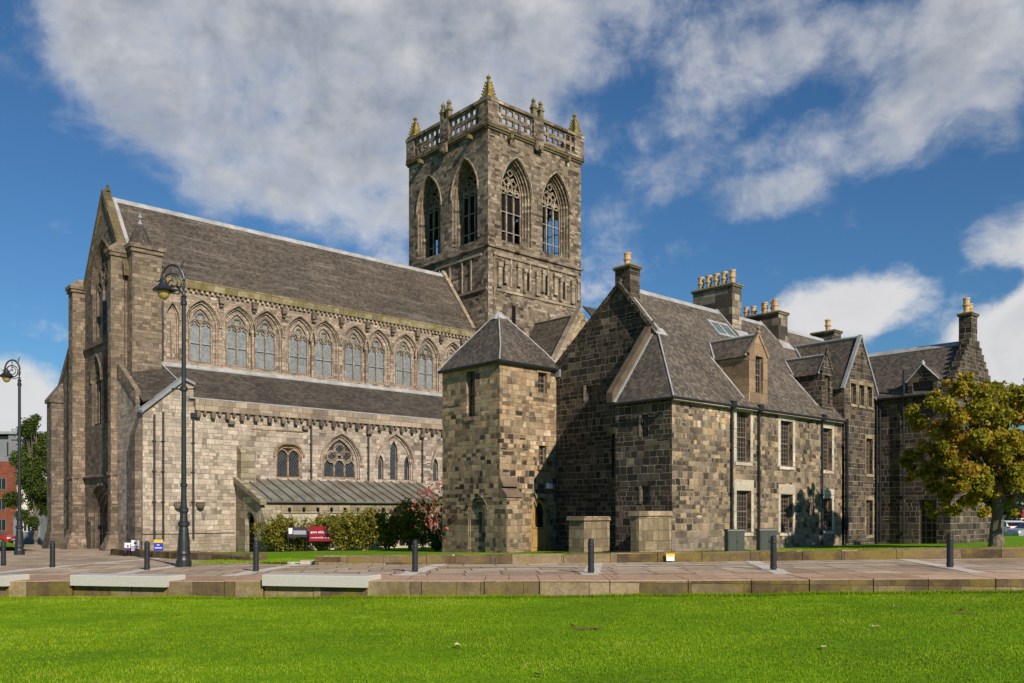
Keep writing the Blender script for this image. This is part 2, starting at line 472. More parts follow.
M['sign_blue'] = plain('sign_blue', (.03, .05, .50), .5, .3, .05, 3.0, bstr=0)
M['sign_yellow'] = plain('sign_yellow', (.75, .52, .03), .5, .3, .05, 3.0, bstr=0)
M['sign_black'] = plain('sign_black', (.02, .02, .02), .5, .3, .05, 3.0, bstr=0)
M['banner_red'] = plain('banner_red', (.27, .010, .028), .6, .3, .12, 1.2)
M['banner_purple'] = plain('banner_purple', (.05, .028, .07), .6, .3, .12, 1.2)
M['banner_grey'] = plain('banner_grey', (.33, .37, .36), .6, .3, .12, 2.2)
M['brick_red'] = stone('brick_red', [(0, (.20, .055, .03)), (1, (.30, .085, .045))], .22, .075, (.2, .12, .09), .01, 14.0, .2, .1)
M['clad_grey'] = plain('clad_grey', (.20, .21, .225), .5, .4, .12, .3)
M['render_cream'] = plain('render_cream', (.68, .64, .55), .9, .2, .08, .4)
M['brick_orange'] = stone('brick_orange', [(0, (.36, .16, .08)), (1, (.46, .23, .12))], .22, .075, (.3, .2, .14), .01, 15.0, .2, .1)
M['car_silver'] = plain('car_silver', (.42, .45, .50), .25, .6, .04, 1.0, metallic=.5, bstr=0)
M['car_white'] = plain('car_white', (.75, .75, .74), .25, .6, .03, 1.0, bstr=0)
M['car_red'] = plain('car_red', (.42, .02, .025), .25, .6, .03, 1.0, bstr=0)
M['rubber'] = plain('rubber', (.015, .015, .016), .8, .2, .2, 4.0)
M['rim_alloy'] = plain('rim_alloy', (.5, .5, .52), .35, .5, .1, 4.0, metallic=.7, bstr=0)
M['lens_red'] = plain('lens_red', (.45, .02, .02), .2, .6, .05, 4.0, bstr=0)
M['lens_clear'] = plain('lens_clear', (.75, .77, .8), .1, .7, .05, 4.0, bstr=0)
M['leaf_lime'] = leaves('leaf_lime', [(0, (.13, .135, .012)), (.28, (.26, .25, .02)), (.54, (.41, .36, .03)), (.74, (.54, .37, .042)), (.9, (.54, .25, .04)), (1, (.40, .15, .028))], .5)
M['leaf_green'] = leaves('leaf_green', [(0, (.03, .055, .010)), (.5, (.085, .13, .022)), (1, (.18, .22, .04))], .42)
M['leaf_hedge'] = leaves('leaf_hedge', [(0, (.06, .06, .012)), (.4, (.19, .185, .022)), (.75, (.36, .32, .04)), (1, (.46, .36, .12))], .42)
M['leaf_dark'] = leaves('leaf_dark', [(0, (.010, .022, .007)), (.6, (.03, .055, .013)), (1, (.07, .095, .02))])
M['leaf_red'] = leaves('leaf_red', [(0, (.06, .07, .015)), (.25, (.16, .14, .025)), (.4, (.50, .12, .07)), (.8, (.62, .16, .14)), (1, (.62, .32, .08))], .42)
M['leaf_fallen'] = plain('leaf_fallen', (.42, .15, .05), .8, .2, .4, 20.0)
M['leaf_pale'] = plain('leaf_pale', (.50, .44, .24), .8, .2, .3, 20.0)
M['blade'] = leaves('blade', [(0, (.105, .178, .003)), (.45, (.202, .325, .004)), (.85, (.300, .430, .006)), (.97, (.35, .43, .02)), (1, (.42, .42, .09))], .35, .6)


# ------------------------------------------------------------------ mesh building
class MB:
    def __init__(s):
        s.v = []; s.f = []; s.mi = []; s.uv = {}

    def poly(s, pts, mi=0):
        i = len(s.v)
        s.v.extend([tuple(p) for p in pts])
        s.f.append(tuple(range(i, i + len(pts))))
        s.mi.append(mi)

    def box(s, x0, x1, y0, y1, z0, z1, mi=0, top_inset=0.0):
        k = top_inset
        b = [(x0, y0, z0), (x1, y0, z0), (x1, y1, z0), (x0, y1, z0)]
        a = [(x0 + k, y0 + k, z1), (x1 - k, y0 + k, z1), (x1 - k, y1 - k, z1), (x0 + k, y1 - k, z1)]
        s.hexa(b, a, mi)

    def hexa(s, b, a, mi=0):
        s.poly(b[::-1], mi); s.poly(a, mi)
        n = len(b)
        for i in range(n):
            j = (i + 1) % n
            s.poly([b[i], b[j], a[j], a[i]], mi)

    def slab(s, pts, th, mi=0, mi_edge=None):
        """a flat panel (roof plane) with thickness below it"""
        pts = [Vector(p) for p in pts]
        n = (pts[1] - pts[0]).cross(pts[2] - pts[0]).normalized()
        if n.z < 0:
            pts.reverse(); n = -n
        lo = [p - n * th for p in pts]
        s.poly(pts, mi)
        s.poly(lo[::-1], mi if mi_edge is None else mi_edge)
        for i in range(len(pts)):
            j = (i + 1) % len(pts)
            s.poly([lo[i], lo[j], pts[j], pts[i]], mi if mi_edge is None else mi_edge)

    def tube(s, pts, r, n=8, mi=0, caps=True):
        pts = [Vector(p) for p in pts]
        rr = r if isinstance(r, (list, tuple)) else [r] * len(pts)
        rings = []
        ref = Vector((0, 0, 1))
        for i, p in enumerate(pts):
            d = (pts[min(i + 1, len(pts) - 1)] - pts[max(i - 1, 0)]).normalized()
            a = d.cross(ref)
            if a.length < 1e-3:
                a = d.cross(Vector((1, 0, 0)))
            a.normalize()
            b = d.cross(a).normalized()
            base = len(s.v)
            for k in range(n):
                t = 2 * math.pi * k / n
                s.v.append(tuple(p + (a * math.cos(t) + b * math.sin(t)) * rr[i]))
            rings.append(base)
        for i in range(len(rings) - 1):
            for k in range(n):
                k2 = (k + 1) % n
                s.f.append((rings[i] + k, rings[i + 1] + k, rings[i + 1] + k2, rings[i] + k2)); s.mi.append(mi)
        if caps:
            s.f.append(tuple(rings[0] + k for k in range(n))); s.mi.append(mi)
            s.f.append(tuple(rings[-1] + k for k in reversed(range(n)))); s.mi.append(mi)

    def lathe(s, prof, cx=0, cy=0, n=16, mi=0, squash=None):
        rings = []
        for (r, z) in prof:
            base = len(s.v)
            for k in range(n):
                t = 2 * math.pi * (k + .5) / n
                s.v.append((cx + r * math.cos(t), cy + r * math.sin(t), z))
            rings.append(base)
        for i in range(len(rings) - 1):
            for k in range(n):
                k2 = (k + 1) % n
                s.f.append((rings[i] + k, rings[i] + k2, rings[i + 1] + k2, rings[i + 1] + k)); s.mi.append(mi)
        s.f.append(tuple(rings[0] + k for k in reversed(range(n)))); s.mi.append(mi)
        s.f.append(tuple(rings[-1] + k for k in range(n))); s.mi.append(mi)

    def build(s, name, mats, parent=None, smooth=False, auto_uv=True):
        me = bpy.data.meshes.new(name)
        me.from_pydata(s.v, [], s.f)
        mats = mats if isinstance(mats, (list, tuple)) else [mats]
        for m in mats:
            me.materials.append(m)
        me.polygons.foreach_set('material_index', s.mi)
        if smooth:
            me.polygons.foreach_set('use_smooth', [True] * len(s.f))
        me.update()
        if auto_uv:
            ul = me.uv_layers.new(name='UVMap')
            co = [Vector(v) for v in s.v]
            data = [0.0] * (2 * len(me.loops))
            for p in me.polygons:
                n = p.normal
                if abs(n.z) > 0.93:
                    ua, va = Vector((1, 0, 0)), Vector((0, 1, 0))
                else:
                    ua = Vector((-n.y, n.x, 0)).normalized()
                    va = Vector((0, 0, 1)) if abs(n.z) < 0.3 else n.cross(ua)
                for li in p.loop_indices:
                    c = co[me.loops[li].vertex_index]
                    data[2 * li] = c.dot(ua)
                    data[2 * li + 1] = c.dot(va)
            ul.data.foreach_set('uv', data)
        o = bpy.data.objects.new(name, me)
        COL.objects.link(o)
        if parent is not None:
            o.parent = parent
        return o


def thing(name, label, cat, loc=(0, 0, 0), rz=0.0, group=None):
    o = bpy.data.objects.new(name, None)
    o.empty_display_size = 0.3
    COL.objects.link(o)
    o.location = loc
    o.rotation_euler = (0, 0, rz)
    return tag(o, label, cat, group)


def tag(o, label=None, cat=None, group=None, kind=None):
    if label: o['label'] = label
    if cat: o['category'] = cat
    if group: o['group'] = group
    if kind: o['kind'] = kind
    return o


def copy_thing(src, loc, rz, label, group=None):
    r = src.copy(); COL.objects.link(r)
    r.location = loc; r.rotation_euler = (0, 0, rz)
    r['label'] = label
    if group: r['group'] = group
    for ch in list(src.children):
        c = ch.copy(); COL.objects.link(c); c.parent = r
        for g in list(ch.children):
            d = g.copy(); COL.objects.link(d); d.parent = c
    return r


class Plane:
    """a wall plane: a runs to the right as seen from outside, z up, d outwards"""
    def __init__(s, ox, oy, hx, hy):
        s.o = (ox, oy); s.h = (hx, hy); s.n = (hy, -hx)

    def p(s, a, z, d=0.0):
        return (s.o[0] + s.h[0] * a + s.n[0] * d, s.o[1] + s.h[1] * a + s.n[1] * d, z)


def south(t):  return Plane(0, t, 1, 0)       # a = s
def west(s):   return Plane(s, 0, 0, -1)      # a = -t
def north(t):  return Plane(0, t, -1, 0)      # a = -s
def east(s):   return Plane(s, 0, 0, 1)       # a = t


def arch(cx, sill, spring, apex, hw, inset=0.0, n=9, sill_in=None):
    """outline of an opening, counter-clockwise from its bottom left; apex == spring gives a square head"""
    w_ = hw - inset
    z0 = sill + (inset * .6 if sill_in is None else sill_in)
    pts = [(cx - w_, z0), (cx + w_, z0)]
    if apex - spring < 1e-4:
        zt = spring - inset
        return pts + [(cx + w_, zt), (cx - w_, zt)]
    h = apex - spring - inset * (1.0 if apex - spring > hw * .7 else .8)
    c = (w_ * w_ - h * h) / (2 * w_)
    rad = w_ - c
    th = math.atan2(h, -c)
    right = [(cx + c + rad * math.cos(th * i / n), spring + rad * math.sin(th * i / n)) for i in range(n + 1)]
    left = [(2 * cx - x, z) for x, z in reversed(right[:-1])]
    return pts + right + left


def wall_face(mb, pl, outer, holes=(), mi=0, d=0.0):
    loops = [[Vector((a, z, 0)) for a, z in outer]] + [[Vector((a, z, 0)) for a, z in h] for h in holes]
    flat = [v for lp in loops for v in lp]
    for tri in tessellate_polygon(loops):
        q = [flat[i] for i in tri]
        if (q[1] - q[0]).cross(q[2] - q[0]).z < 0:
            q.reverse()
        mb.poly([pl.p(v.x, v.y, d) for v in q], mi)


def bridge(mb, pl, la, da, lb, db, mi=0):
    n = len(la)
    for i in range(n):
        j = (i + 1) % n
        mb.poly([pl.p(*la[i], da), pl.p(*lb[i], db), pl.p(*lb[j], db), pl.p(*la[j], da)], mi)


def reveal(mb, pl, op, steps, mi=0):
    """stepped jamb of an opening; steps = [(inset, depth)...]; returns the innermost loop and depth"""
    la, da = arch(*op), 0.0
    ins = 0.0
    for (i2, d2) in steps:
        mid = arch(*op, inset=ins)
        lb = arch(*op, inset=i2)
        bridge(mb, pl, la, da, mid, -d2, mi)
        if abs(i2 - ins) > 1e-6:
            bridge(mb, pl, mid, -d2, lb, -d2, mi)
        la, da, ins = lb, -d2, i2
    return la, da


def ribbon(mb, pl, pts, wd, d0, d1, mi=0, closed=False):
    """a bar of stone or wood that follows a line in a wall plane"""
    n = len(pts)
    L, Rr = [], []
    for i in range(n):
        a = pts[(i - 1) % n] if closed or i > 0 else pts[i]
        b = pts[(i + 1) % n] if closed or i < n - 1 else pts[i]
        tx, tz = b[0] - a[0], b[1] - a[1]
        l = math.hypot(tx, tz) or 1
        nx, nz = -tz / l, tx / l
        L.append((pts[i][0] + nx * wd / 2, pts[i][1] + nz * wd / 2))
        Rr.append((pts[i][0] - nx * wd / 2, pts[i][1] - nz * wd / 2))
    rng = range(n if closed else n - 1)
    for i in rng:
        j = (i + 1) % n
        mb.poly([pl.p(*Rr[i], d1), pl.p(*Rr[j], d1), pl.p(*L[j], d1), pl.p(*L[i], d1)], mi)
        mb.poly([pl.p(*L[i], d1), pl.p(*L[j], d1), pl.p(*L[j], d0), pl.p(*L[i], d0)], mi)
        mb.poly([pl.p(*Rr[j], d1), pl.p(*Rr[i], d1), pl.p(*Rr[i], d0), pl.p(*Rr[j], d0)], mi)
        mb.poly([pl.p(*L[i], d0), pl.p(*L[j], d0), pl.p(*Rr[j], d0), pl.p(*Rr[i], d0)], mi)
    if not closed:
        for i in (0, n - 1):
            mb.poly([pl.p(*Rr[i], d0), pl.p(*Rr[i], d1), pl.p(*L[i], d1), pl.p(*L[i], d0)], mi)


def pbox(mb, pl, a0, a1, z0, z1, d0, d1, mi=0, slope=0.0):
    """box on a wall plane; slope lowers the top's outer edge"""
    b = [pl.p(a0, z0, d1), pl.p(a1, z0, d1), pl.p(a1, z0, d0), pl.p(a0, z0, d0)]
    t = [pl.p(a0, z1 - slope, d1), pl.p(a1, z1 - slope, d1), pl.p(a1, z1, d0), pl.p(a0, z1, d0)]
    mb.hexa(b, t, mi)


def circ(cx, cz, r, n=14):
    return [(cx + r * math.cos(2 * math.pi * i / n), cz + r * math.sin(2 * math.pi * i / n)) for i in range(n)]


def foil(cx, cz, r, n=4, k=5, rot=0.0):
    """a quatrefoil outline"""
    pts = []
    for q in range(n):
        a = rot + 2 * math.pi * q / n
        ox, oz = cx + r * .52 * math.cos(a), cz + r * .52 * math.sin(a)
        for i in range(k):
            b = a - R(80) + R(160) * i / (k - 1)
            pts.append((ox + r * .42 * math.cos(b), oz + r * .42 * math.sin(b)))
    return pts


def hood(mb, pl, op, grow=0.12, wd=0.12, dd=0.10, mi=0):
    pts = arch(*op, inset=-grow)
    ribbon(mb, pl, pts[2:], wd, -0.02, dd, mi)


def gothic_window(parent, pl, op, depth, glass, stone_m, lights=2, bar=0.11, style='two', hood_on=True, name='window', inset=0.0, transoms=(), trans_mat=None, sub_sp=None):
    """glass, tracery and hood mould of a pointed window; op is the opening in the wall face"""
    cx, sill, spring, apex, hw = op
    loop = arch(*op, inset=inset)
    hw -= inset
    apex -= inset
    sill += inset * .6
    tr = MB()
    d0, d1 = -depth - .02, -depth + .14
    sp = spring if sub_sp is None else sub_sp
    lw = 2 * hw / lights
    ribbon(tr, pl, loop, bar, d0, d1, 0, True)
    sub_h = lw * .62
    for k in range(1, lights):
        x = cx - hw + lw * k
        ribbon(tr, pl, [(x, sill), (x, sp + .05)], bar * .9, d0, d1)
    for k in range(lights):
        x = cx - hw + lw * (k + .5)
        ribbon(tr, pl, arch(x, sp, sp, sp + sub_h, lw / 2)[2:], bar * .75, d0, d1)
    room = apex - (sp + sub_h)
    if style == 'two':
        r = min(room * .40, hw * .46)
        cz = sp + sub_h * .72 + r * .9
        ribbon(tr, pl, circ(cx, cz, r), bar * .7, d0, d1, 0, True)
        ribbon(tr, pl, foil(cx, cz, r * .9, rot=R(45)), bar * .35, d0, d1 - .03, 0, True)
        for k in range(2):
            x = cx - hw + lw * (k + .5)
            ribbon(tr, pl, [(x - lw * .42, sp + .02), (x - lw * .13, sp + sub_h * .3), (x - lw * .2, sp + sub_h * .52), (x, sp + sub_h * .8)], bar * .45, d0, d1 - .03)
            ribbon(tr, pl, [(x + lw * .42, sp + .02), (x + lw * .13, sp + sub_h * .3), (x + lw * .2, sp + sub_h * .52), (x, sp + sub_h * .8)], bar * .45, d0, d1 - .03)
    elif style == 'three':
        for k in range(1, 3):
            x = cx - hw + lw * k
            for sgn in (-1, 1):
                pts = []
                for i in range(9):
                    f = i / 8
                    px_, pz_ = x + sgn * lw * 1.0 * f * (0.55 + .45 * f), sp + (apex - sp) * .62 * math.sin(f * math.pi / 2)
                    if abs(px_ - cx) < hw * math.cos(min(1, (pz_ - spring) / max(.1, apex - spring)) * math.pi / 2) ** .75 or pz_ < spring + .1:
                        pts.append((px_, pz_))
                if len(pts) > 2:
                    ribbon(tr, pl, pts, bar * .7, d0, d1)
        r = hw * .22
        for (ox, oz) in ((0, .78), (-.34, .47), (.34, .47), (0, .33), (-.62, .16), (.62, .16)):
            c2 = (cx + ox * hw, sp + oz * (apex - sp))
            ribbon(tr, pl, foil(c2[0], c2[1], r * 1.1), bar * .5, d0, d1 - .03, 0, True)
    elif style == 'circles':
        r = hw * .33
        zc = sp + sub_h * .62
        for (ox, oz) in ((0, 1.72), (-.47, .72), (.47, .72)):
            ribbon(tr, pl, circ(cx + ox * hw, zc + oz * r * 1.25, r * .98), bar * .7, d0, d1, 0, True)
            ribbon(tr, pl, foil(cx + ox * hw, zc + oz * r * 1.25, r * .85), bar * .35, d0, d1 - .04, 0, True)
    if glass is None:
        wd = tr.build(name, stone_m, parent)
    else:
        g = MB()
        wall_face(g, pl, loop, (), 0, -depth)
        wall_face(g, pl, loop, (), 0, -depth - .05)
        bridge(g, pl, loop, -depth, loop, -depth - .05)
        wd = g.build(name, glass, parent)
        tr.build('tracery', stone_m, wd)
    if hood_on:
        hb = MB()
        hood(hb, pl, (op[0], op[1], op[2], op[3], op[4]))
        hb.build('hood_mould', stone_m, wd)
    if transoms:
        tb = MB()
        for z in transoms:
            for k in range(lights):
                x0 = cx - hw + lw * k + .06
                pbox(tb, pl, x0, x0 + lw - .12, z - .035, z + .035, -depth + .02, -depth + .09)
        tb.build('transom_bar', trans_mat, wd)
    return wd


def sash_window(parent, pl, a0, a1, z0, z1, depth=.22, rows=6, cols=4, dress=None, lintel=0.0, name='window', frame_m='sash_wood', bw=.03, margin=.16):
    g = MB()
    g_loop = [(a0, z0), (a1, z0), (a1, z1), (a0, z1)]
    wall_face(g, pl, g_loop, (), 0, -depth)
    wall_face(g, pl, g_loop, (), 0, -depth - .04)
    bridge(g, pl, g_loop, -depth, g_loop, -depth - .04)
    wdo = g.build(name, M['dark_glass'], parent)
    f = MB()
    ribbon(f, pl, [(a0 + .04, z0 + .04), (a1 - .04, z0 + .04), (a1 - .04, z1 - .04), (a0 + .04, z1 - .04)], .09, -depth - .01, -depth + .05, 0, True)
    zm = (z0 + z1) / 2
    if rows > 1:
        pbox(f, pl, a0 + .05, a1 - .05, zm - .035, zm + .035, -depth - .01, -depth + .055)
    for i in range(1, cols):
        x = a0 + (a1 - a0) * i / cols
        pbox(f, pl, x - bw / 2, x + bw / 2, z0 + .05, z1 - .05, -depth - .01, -depth + .03)
    for i in range(1, rows):
        z = z0 + (z1 - z0) * i / rows
        if abs(z - zm) > .06:
            pbox(f, pl, a0 + .05, a1 - .05, z - bw / 2, z + bw / 2, -depth - .012, -depth + .026)
    f.build('frame', M[frame_m], wdo)
    if dress:
        s = MB()
        mg = margin
        if lintel:
            pbox(s, pl, a0 - mg, a1 + mg, z1 + .003, z1 + lintel, -depth + .05, .022)
        pbox(s, pl, a0 - mg, a0 - .003, z0, z1, -depth + .05, .018)
        pbox(s, pl, a1 + .003, a1 + mg, z0, z1, -depth + .05, .018)
        pbox(s, pl, a0 - mg * .6, a1 + mg * .6, z0 - .16, z0 - .003, -depth + .05, .05, 0, .03)
        s.build('surround', M[dress], wdo)
    return wdo


def drainpipe(parent, pl, a, z0, z1, r=.055, head=True):
    p = MB()
    p.tube([pl.p(a, z0, r + .05), pl.p(a, z1, r + .05)], r, 8)
    z = z0 + .5
    while z < z1 - .3:
        p.tube([pl.p(a, z, r + .05), pl.p(a, z + .09, r + .05)], r * 1.35, 8)
        pbox(p, pl, a - r * 2, a + r * 2, z + .02, z + .07, -.02, .06)
        z += 1.8
    if head:
        pbox(p, pl, a - .15, a + .15, z1 - .12, z1 + .16, -.01, .24)
    return p.build('drainpipe', M['iron'], parent)


def zpave(x, y):
    return .0165 * max(-60, min(60, x)) - .012 * max(0.0, min(y, 120) - 33)


def zlawn(x, y):
    return .0165 * max(-60, min(60, x)) + .20 - .026 * max(-2, min(y, 62) - 29)


def zfront(x, y):
    return -.42 + .024 * max(-16, min(16, x)) + .03 * mnoise.noise((x * .35, y * .35, 2.0))


# ------------------------------------------------------------------ the abbey church
A0 = ((150 - HX) / FOC * 51.0, 51.0, 0.0)
abbey = thing('abbey_church', 'long medieval abbey church with slate roofed nave and tall square belfry tower', 'church', A0, ROT)
BASE = -2.2
NS, TS, WS = M['nave_stone'], M['tower_stone'], M['west_stone']

# -- nave: clerestory, north wall and east end
PS = south(4.3)
b = MB()
clere = [4.91, 7.46, 9.55, 12.1, 14.16, 16.71, 18.77, 21.34, 23.51, 26.1]
ops = [(c, 11.5, 14.1, 15.72, 1.12) for c in clere]
blind = (2.95, 11.6, 14.2, 15.3, .42)
wall_face(b, PS, [(.6, 10.2), (28.6, 10.2), (28.6, 16.95), (.6, 16.95)], [arch(*o) for o in ops] + [arch(*blind)])
for o in ops:
    reveal(b, PS, o, [(.12, .10), (.16, .20), (.30, .24), (.38, .36)])
lp, dd = reveal(b, PS, blind, [(.08, .12), (.14, .22)])
wall_face(b, PS, lp, (), 0, dd)
PN = north(12.5)
wall_face(b, PN, [(-28.6, BASE), (-.6, BASE), (-.6, 16.95), (-28.6, 16.95)])
PE = east(28.45)
wall_face(b, PE, [(4.3, 10.2), (12.5, 10.2), (12.5, 16.9), (8.4, 22.6), (4.3, 16.9)])
b.build('nave_wall', NS, abbey)
for i, o in enumerate(ops):
    gothic_window(abbey, PS, o, .36, M['lattice_glass'], M['trim_stone'], 2, .11, 'two', True, 'clerestory_window', .38, transoms=(12.95,), trans_mat=M['old_lead'])
hb = MB(); hood(hb, PS, blind, .06, .10, .08)
ribbon(hb, PS, [(2.95, 11.7), (2.95, 14.1)], .1, -.2, -.08)
hb.build('blind_niche', M['trim_stone'], abbey)

# corbel table and lichen covered parapet under the nave roof
b = MB()
pbox(b, PS, 2.0, 28.4, 16.42, 16.95, .002, .20, 0, .0)
b.build('parapet', M['moss_stone'], abbey)
b = MB()
a = 2.25
while a < 28.3:
    pbox(b, PS, a, a + .17, 16.20, 16.418, .002, .16)
    a += .36
b.build('corbel_table', M['trim_stone'], abbey)
for k, c in enumerate([2.4, 6.2, 8.55, 10.8, 13.15, 15.45, 17.75, 20.05, 22.4, 24.8, 27.0]):
    b = MB()
    pbox(b, PS, c - .17, c + .17, 15.72, 16.195, .002, .30, 0, .0)
    pbox(b, PS, c - .12, c + .12, 15.52, 15.718, .002, .18)
    b.build('wall_shaft_corbel', M['west_stone'], abbey)

# -- nave roof
b = MB()
b.slab([(.55, 4.12, 16.96), (28.5, 4.12, 16.96), (28.5, 8.4, 22.60), (.55, 8.4, 22.60)], .12)
b.slab([(.55, 12.68, 16.96), (28.5, 12.68, 16.96), (28.5, 8.4, 22.60), (.55, 8.4, 22.60)], .12)
roof = b.build('nave_roof', M['nave_slate'], abbey)
b = MB()
b.slab([(.55, 8.12, 22.30), (28.45, 8.12, 22.30), (28.45, 8.4, 22.68), (.55, 8.4, 22.68)], .05)
b.slab([(.55, 8.68, 22.30), (28.45, 8.68, 22.30), (28.45, 8.4, 22.68), (.55, 8.4, 22.68)], .05)
b.slab([(.50, 4.2, 17.15), (.74, 4.2, 17.15), (.74, 8.35, 22.64), (.50, 8.35, 22.64)], .06)
b.build('ridge_lead', M['lead'], roof)
b = MB()
b.slab([(28.1, 4.15, 17.25), (28.48, 4.15, 17.25), (28.48, 8.4, 22.95), (28.1, 8.4, 22.95)], .40)
b.build('east_coping', M['trim_stone'], roof)

# -- west front
PW = west(0.0)
b = MB()
door = (-8.75, -1.0, 1.1, 3.45, 2.4)
wlow = [(-7.4, 7.6, 10.5, 12.2, .95), (-9.9, 7.6, 10.5, 12.2, .95)]
wup = (-8.6, 13.3, 16.5, 19.7, 2.1)
wall_face(b, PW, [(-12.5, BASE), (-4.3, BASE), (-4.3, 17.0), (-8.4, 22.75), (-12.5, 17.0)], [arch(*door), arch(*wup)] + [arch(*o) for o in wlow])
lp, dd = reveal(b, PW, door, [(.06, .10), (.28, .16), (.34, .28), (.56, .34), (.62, .46), (.84, .52), (.90, .64), (1.1, .72)])
for o in wlow:
    reveal(b, PW, o, [(.06, .10), (.12, .18), (.2, .26)])
reveal(b, PW, wup, [(.06, .10), (.16, .2), (.28, .3)])
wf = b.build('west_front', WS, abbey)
for o in wlow:
    gothic_window(abbey, PW, o, .26, M['leaded_glass'], M['west_stone'], 2, .13, 'two', True, 'west_window', .2)
gothic_window(abbey, PW, wup, .30, M['leaded_glass'], M['west_stone'], 3, .15, 'three', True, 'great_west_window', .28)
b = MB()
wall_face(b, PW, lp, (), 0, dd + .001)
for k in range(1, 8):
    x = door[0] - 1.25 + 2.5 * k / 8
    pbox(b, PW, x - .02, x + .02, -.9, 1.2, dd, dd + .035)
dr = b.build('west_door', M['door_dark'], abbey)
b = MB()
pbox(b, PW, door[0] - 1.2, door[0] + 1.2, 1.15, 1.35, dd, dd + .12)
ribbon(b, PW, [(door[0], 1.3), (door[0], 2.3)], .1, dd, dd + .1)
b.build('door_lintel', M['west_stone'], dr)
b = MB()
hood(b, PW, door, .14, .14, .14)
b.build('door_arch', M['west_stone'], dr)
# gable coping, string courses, plinth
b = MB()
for sgn in (-1, 1):
    e_ = (8.4 + sgn * 4.35, 16.75)
    b.hexa([(-.14, e_[0], e_[1] - .25), (.42, e_[0], e_[1] - .25), (.42, 8.4, 22.55), (-.14, 8.4, 22.55)],
           [(-.14, e_[0], e_[1] + .32), (.42, e_[0], e_[1] + .32), (.42, 8.4, 23.05), (-.14, 8.4, 23.05)])
b.lathe([(.2, 22.95), (.14, 23.15), (.07, 23.25), (.10, 23.35), (.02, 23.5)], .25, 8.4, 8)
b.build('gable_coping', M['coping_stone'], abbey)
for z in (12.86, 4.05):
    b = MB()
    pbox(b, PW, -12.3, -4.9, z, z + .19, .002, .16, 0, .08)
    b.build('string_course', WS, abbey)


def buttress(name, mat, s0, s1, t0, t1, top, offs=(), cap=True, plinth=True):
    """a stepped buttress: main shaft, weathered offsets, moulded cap and splayed plinth"""
    q = MB()
    q.box(s0, s1, t0, t1, BASE, top)
    if cap:
        q.box(s0 - .10, s1, t0 - .10, t1 + .10, top + .002, top + .22)
        q.box(s0 - .18, s1, t0 - .18, t1 + .18, top + .222, top + .45)
        q.hexa([(s0 - .18, t0 - .18, top + .452), (s1, t0 - .18, top + .452), (s1, t1 + .18, top + .452), (s0 - .18, t1 + .18, top + .452)],
               [(s0 + .4, t0 + .2, top + .95), (s1, t0 + .2, top + .95), (s1, t1 - .2, top + .95), (s0 + .4, t1 - .2, top + .95)])
    if plinth:
        q.hexa([(s0 - .5, t0 - .45, BASE), (s1 - .01, t0 - .45, BASE), (s1 - .01, t1 + .45, BASE), (s0 - .5, t1 + .45, BASE)],
               [(s0 - .42, t0 - .38, -.45), (s1 - .01, t0 - .38, -.45), (s1 - .01, t1 + .38, -.45), (s0 - .42, t1 + .38, -.45)])
        q.hexa([(s0 - .36, t0 - .32, -.448), (s1 - .01, t0 - .32, -.448), (s1 - .01, t1 + .32, -.448), (s0 - .36, t1 + .32, -.448)],
               [(s0 - .06, t0 - .06, .35), (s1 - .01, t0 - .06, .35), (s1 - .01, t1 + .06, .35), (s0 - .06, t1 + .06, .35)])
        q.box(s0 - .09, s1 - .01, t0 - .09, t1 + .09, .352, .50)
    q.box(s0 - .07, s1 - .01, t0 - .07, t1 + .07, 4.05, 4.25)
    return q.build(name, mat, abbey)


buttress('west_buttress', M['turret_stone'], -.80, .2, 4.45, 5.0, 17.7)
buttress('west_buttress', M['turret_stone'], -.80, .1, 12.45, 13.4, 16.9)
# stair turret with its slated cone, south-west corner of the nave
b = MB()
b.box(.18, 2.0, 3.55, 5.0, BASE, 17.95)
b.box(.08, 2.1, 3.45, 5.1, 17.952, 18.2)
b.box(-.02, 2.2, 3.35, 5.2, 18.202, 18.45)
tur = b.build('stair_turret', M['turret_stone'], abbey)
b = MB()
b.lathe([(.86, 18.46), (.80, 18.52), (.54, 19.15), (.32, 19.65), (.14, 20.0)], .98, 4.5, 18)
b.build('turret_cone', M['aisle_slate'], tur)
b = MB()
b.lathe([(.17, 19.92), (.13, 20.1), (.05, 20.2), (.05, 20.3), (.15, 20.38), (.15, 20.5), (.06, 20.58), (.02, 20.72)], .98, 4.5, 10)
b.build('turret_finial', M['old_lead'], tur)

# -- south aisle
PA = south(0.0)
b = MB()
SA = -.42
wb = (12.9, 3.95, 4.95, 7.05, 1.5)
wa = (8.97, 3.95, 5.35, 6.1, .95)
lan = [(16.27, 4.0, 5.2, 5.85, .24), (17.4, 4.0, 6.0, 6.9, .33), (18.55, 4.0, 5.2, 5.85, .24), (21.1, 4.0, 5.2, 5.85, .33), (22.3, 4.0, 6.0, 6.9, .33)]
blindA = [(17.4, 3.98, 4.95, 7.3, 1.55), (22.3, 3.98, 4.95, 7.3, 1.55)]
wall_face(b, PA, [(SA, BASE), (28.0, BASE), (28.0, 8.2), (2.6, 8.2), (2.6, 9.5), (2.25, 9.75), (1.95, 9.75), (SA, 7.6)], [arch(*wa), arch(*wb)] + [arch(*o) for o in blindA])
reveal(b, PA, wa, [(.06, .10), (.12, .28)])
reveal(b, PA, wb, [(.10, .12), (.2, .24), (.26, .36)])
for k, o in enumerate(blindA):
    lp, dd = reveal(b, PA, o, [(.12, .10), (.2, .2)])
    mine = [q for q in lan if abs(q[0] - o[0]) < 1.6]
    wall_face(b, PA, lp, [arch(*q) for q in mine], 0, dd)
PAi = Plane(0, 0.2, 1, 0)
for q in lan:
    reveal(b, PAi, q, [(.04, .22)])
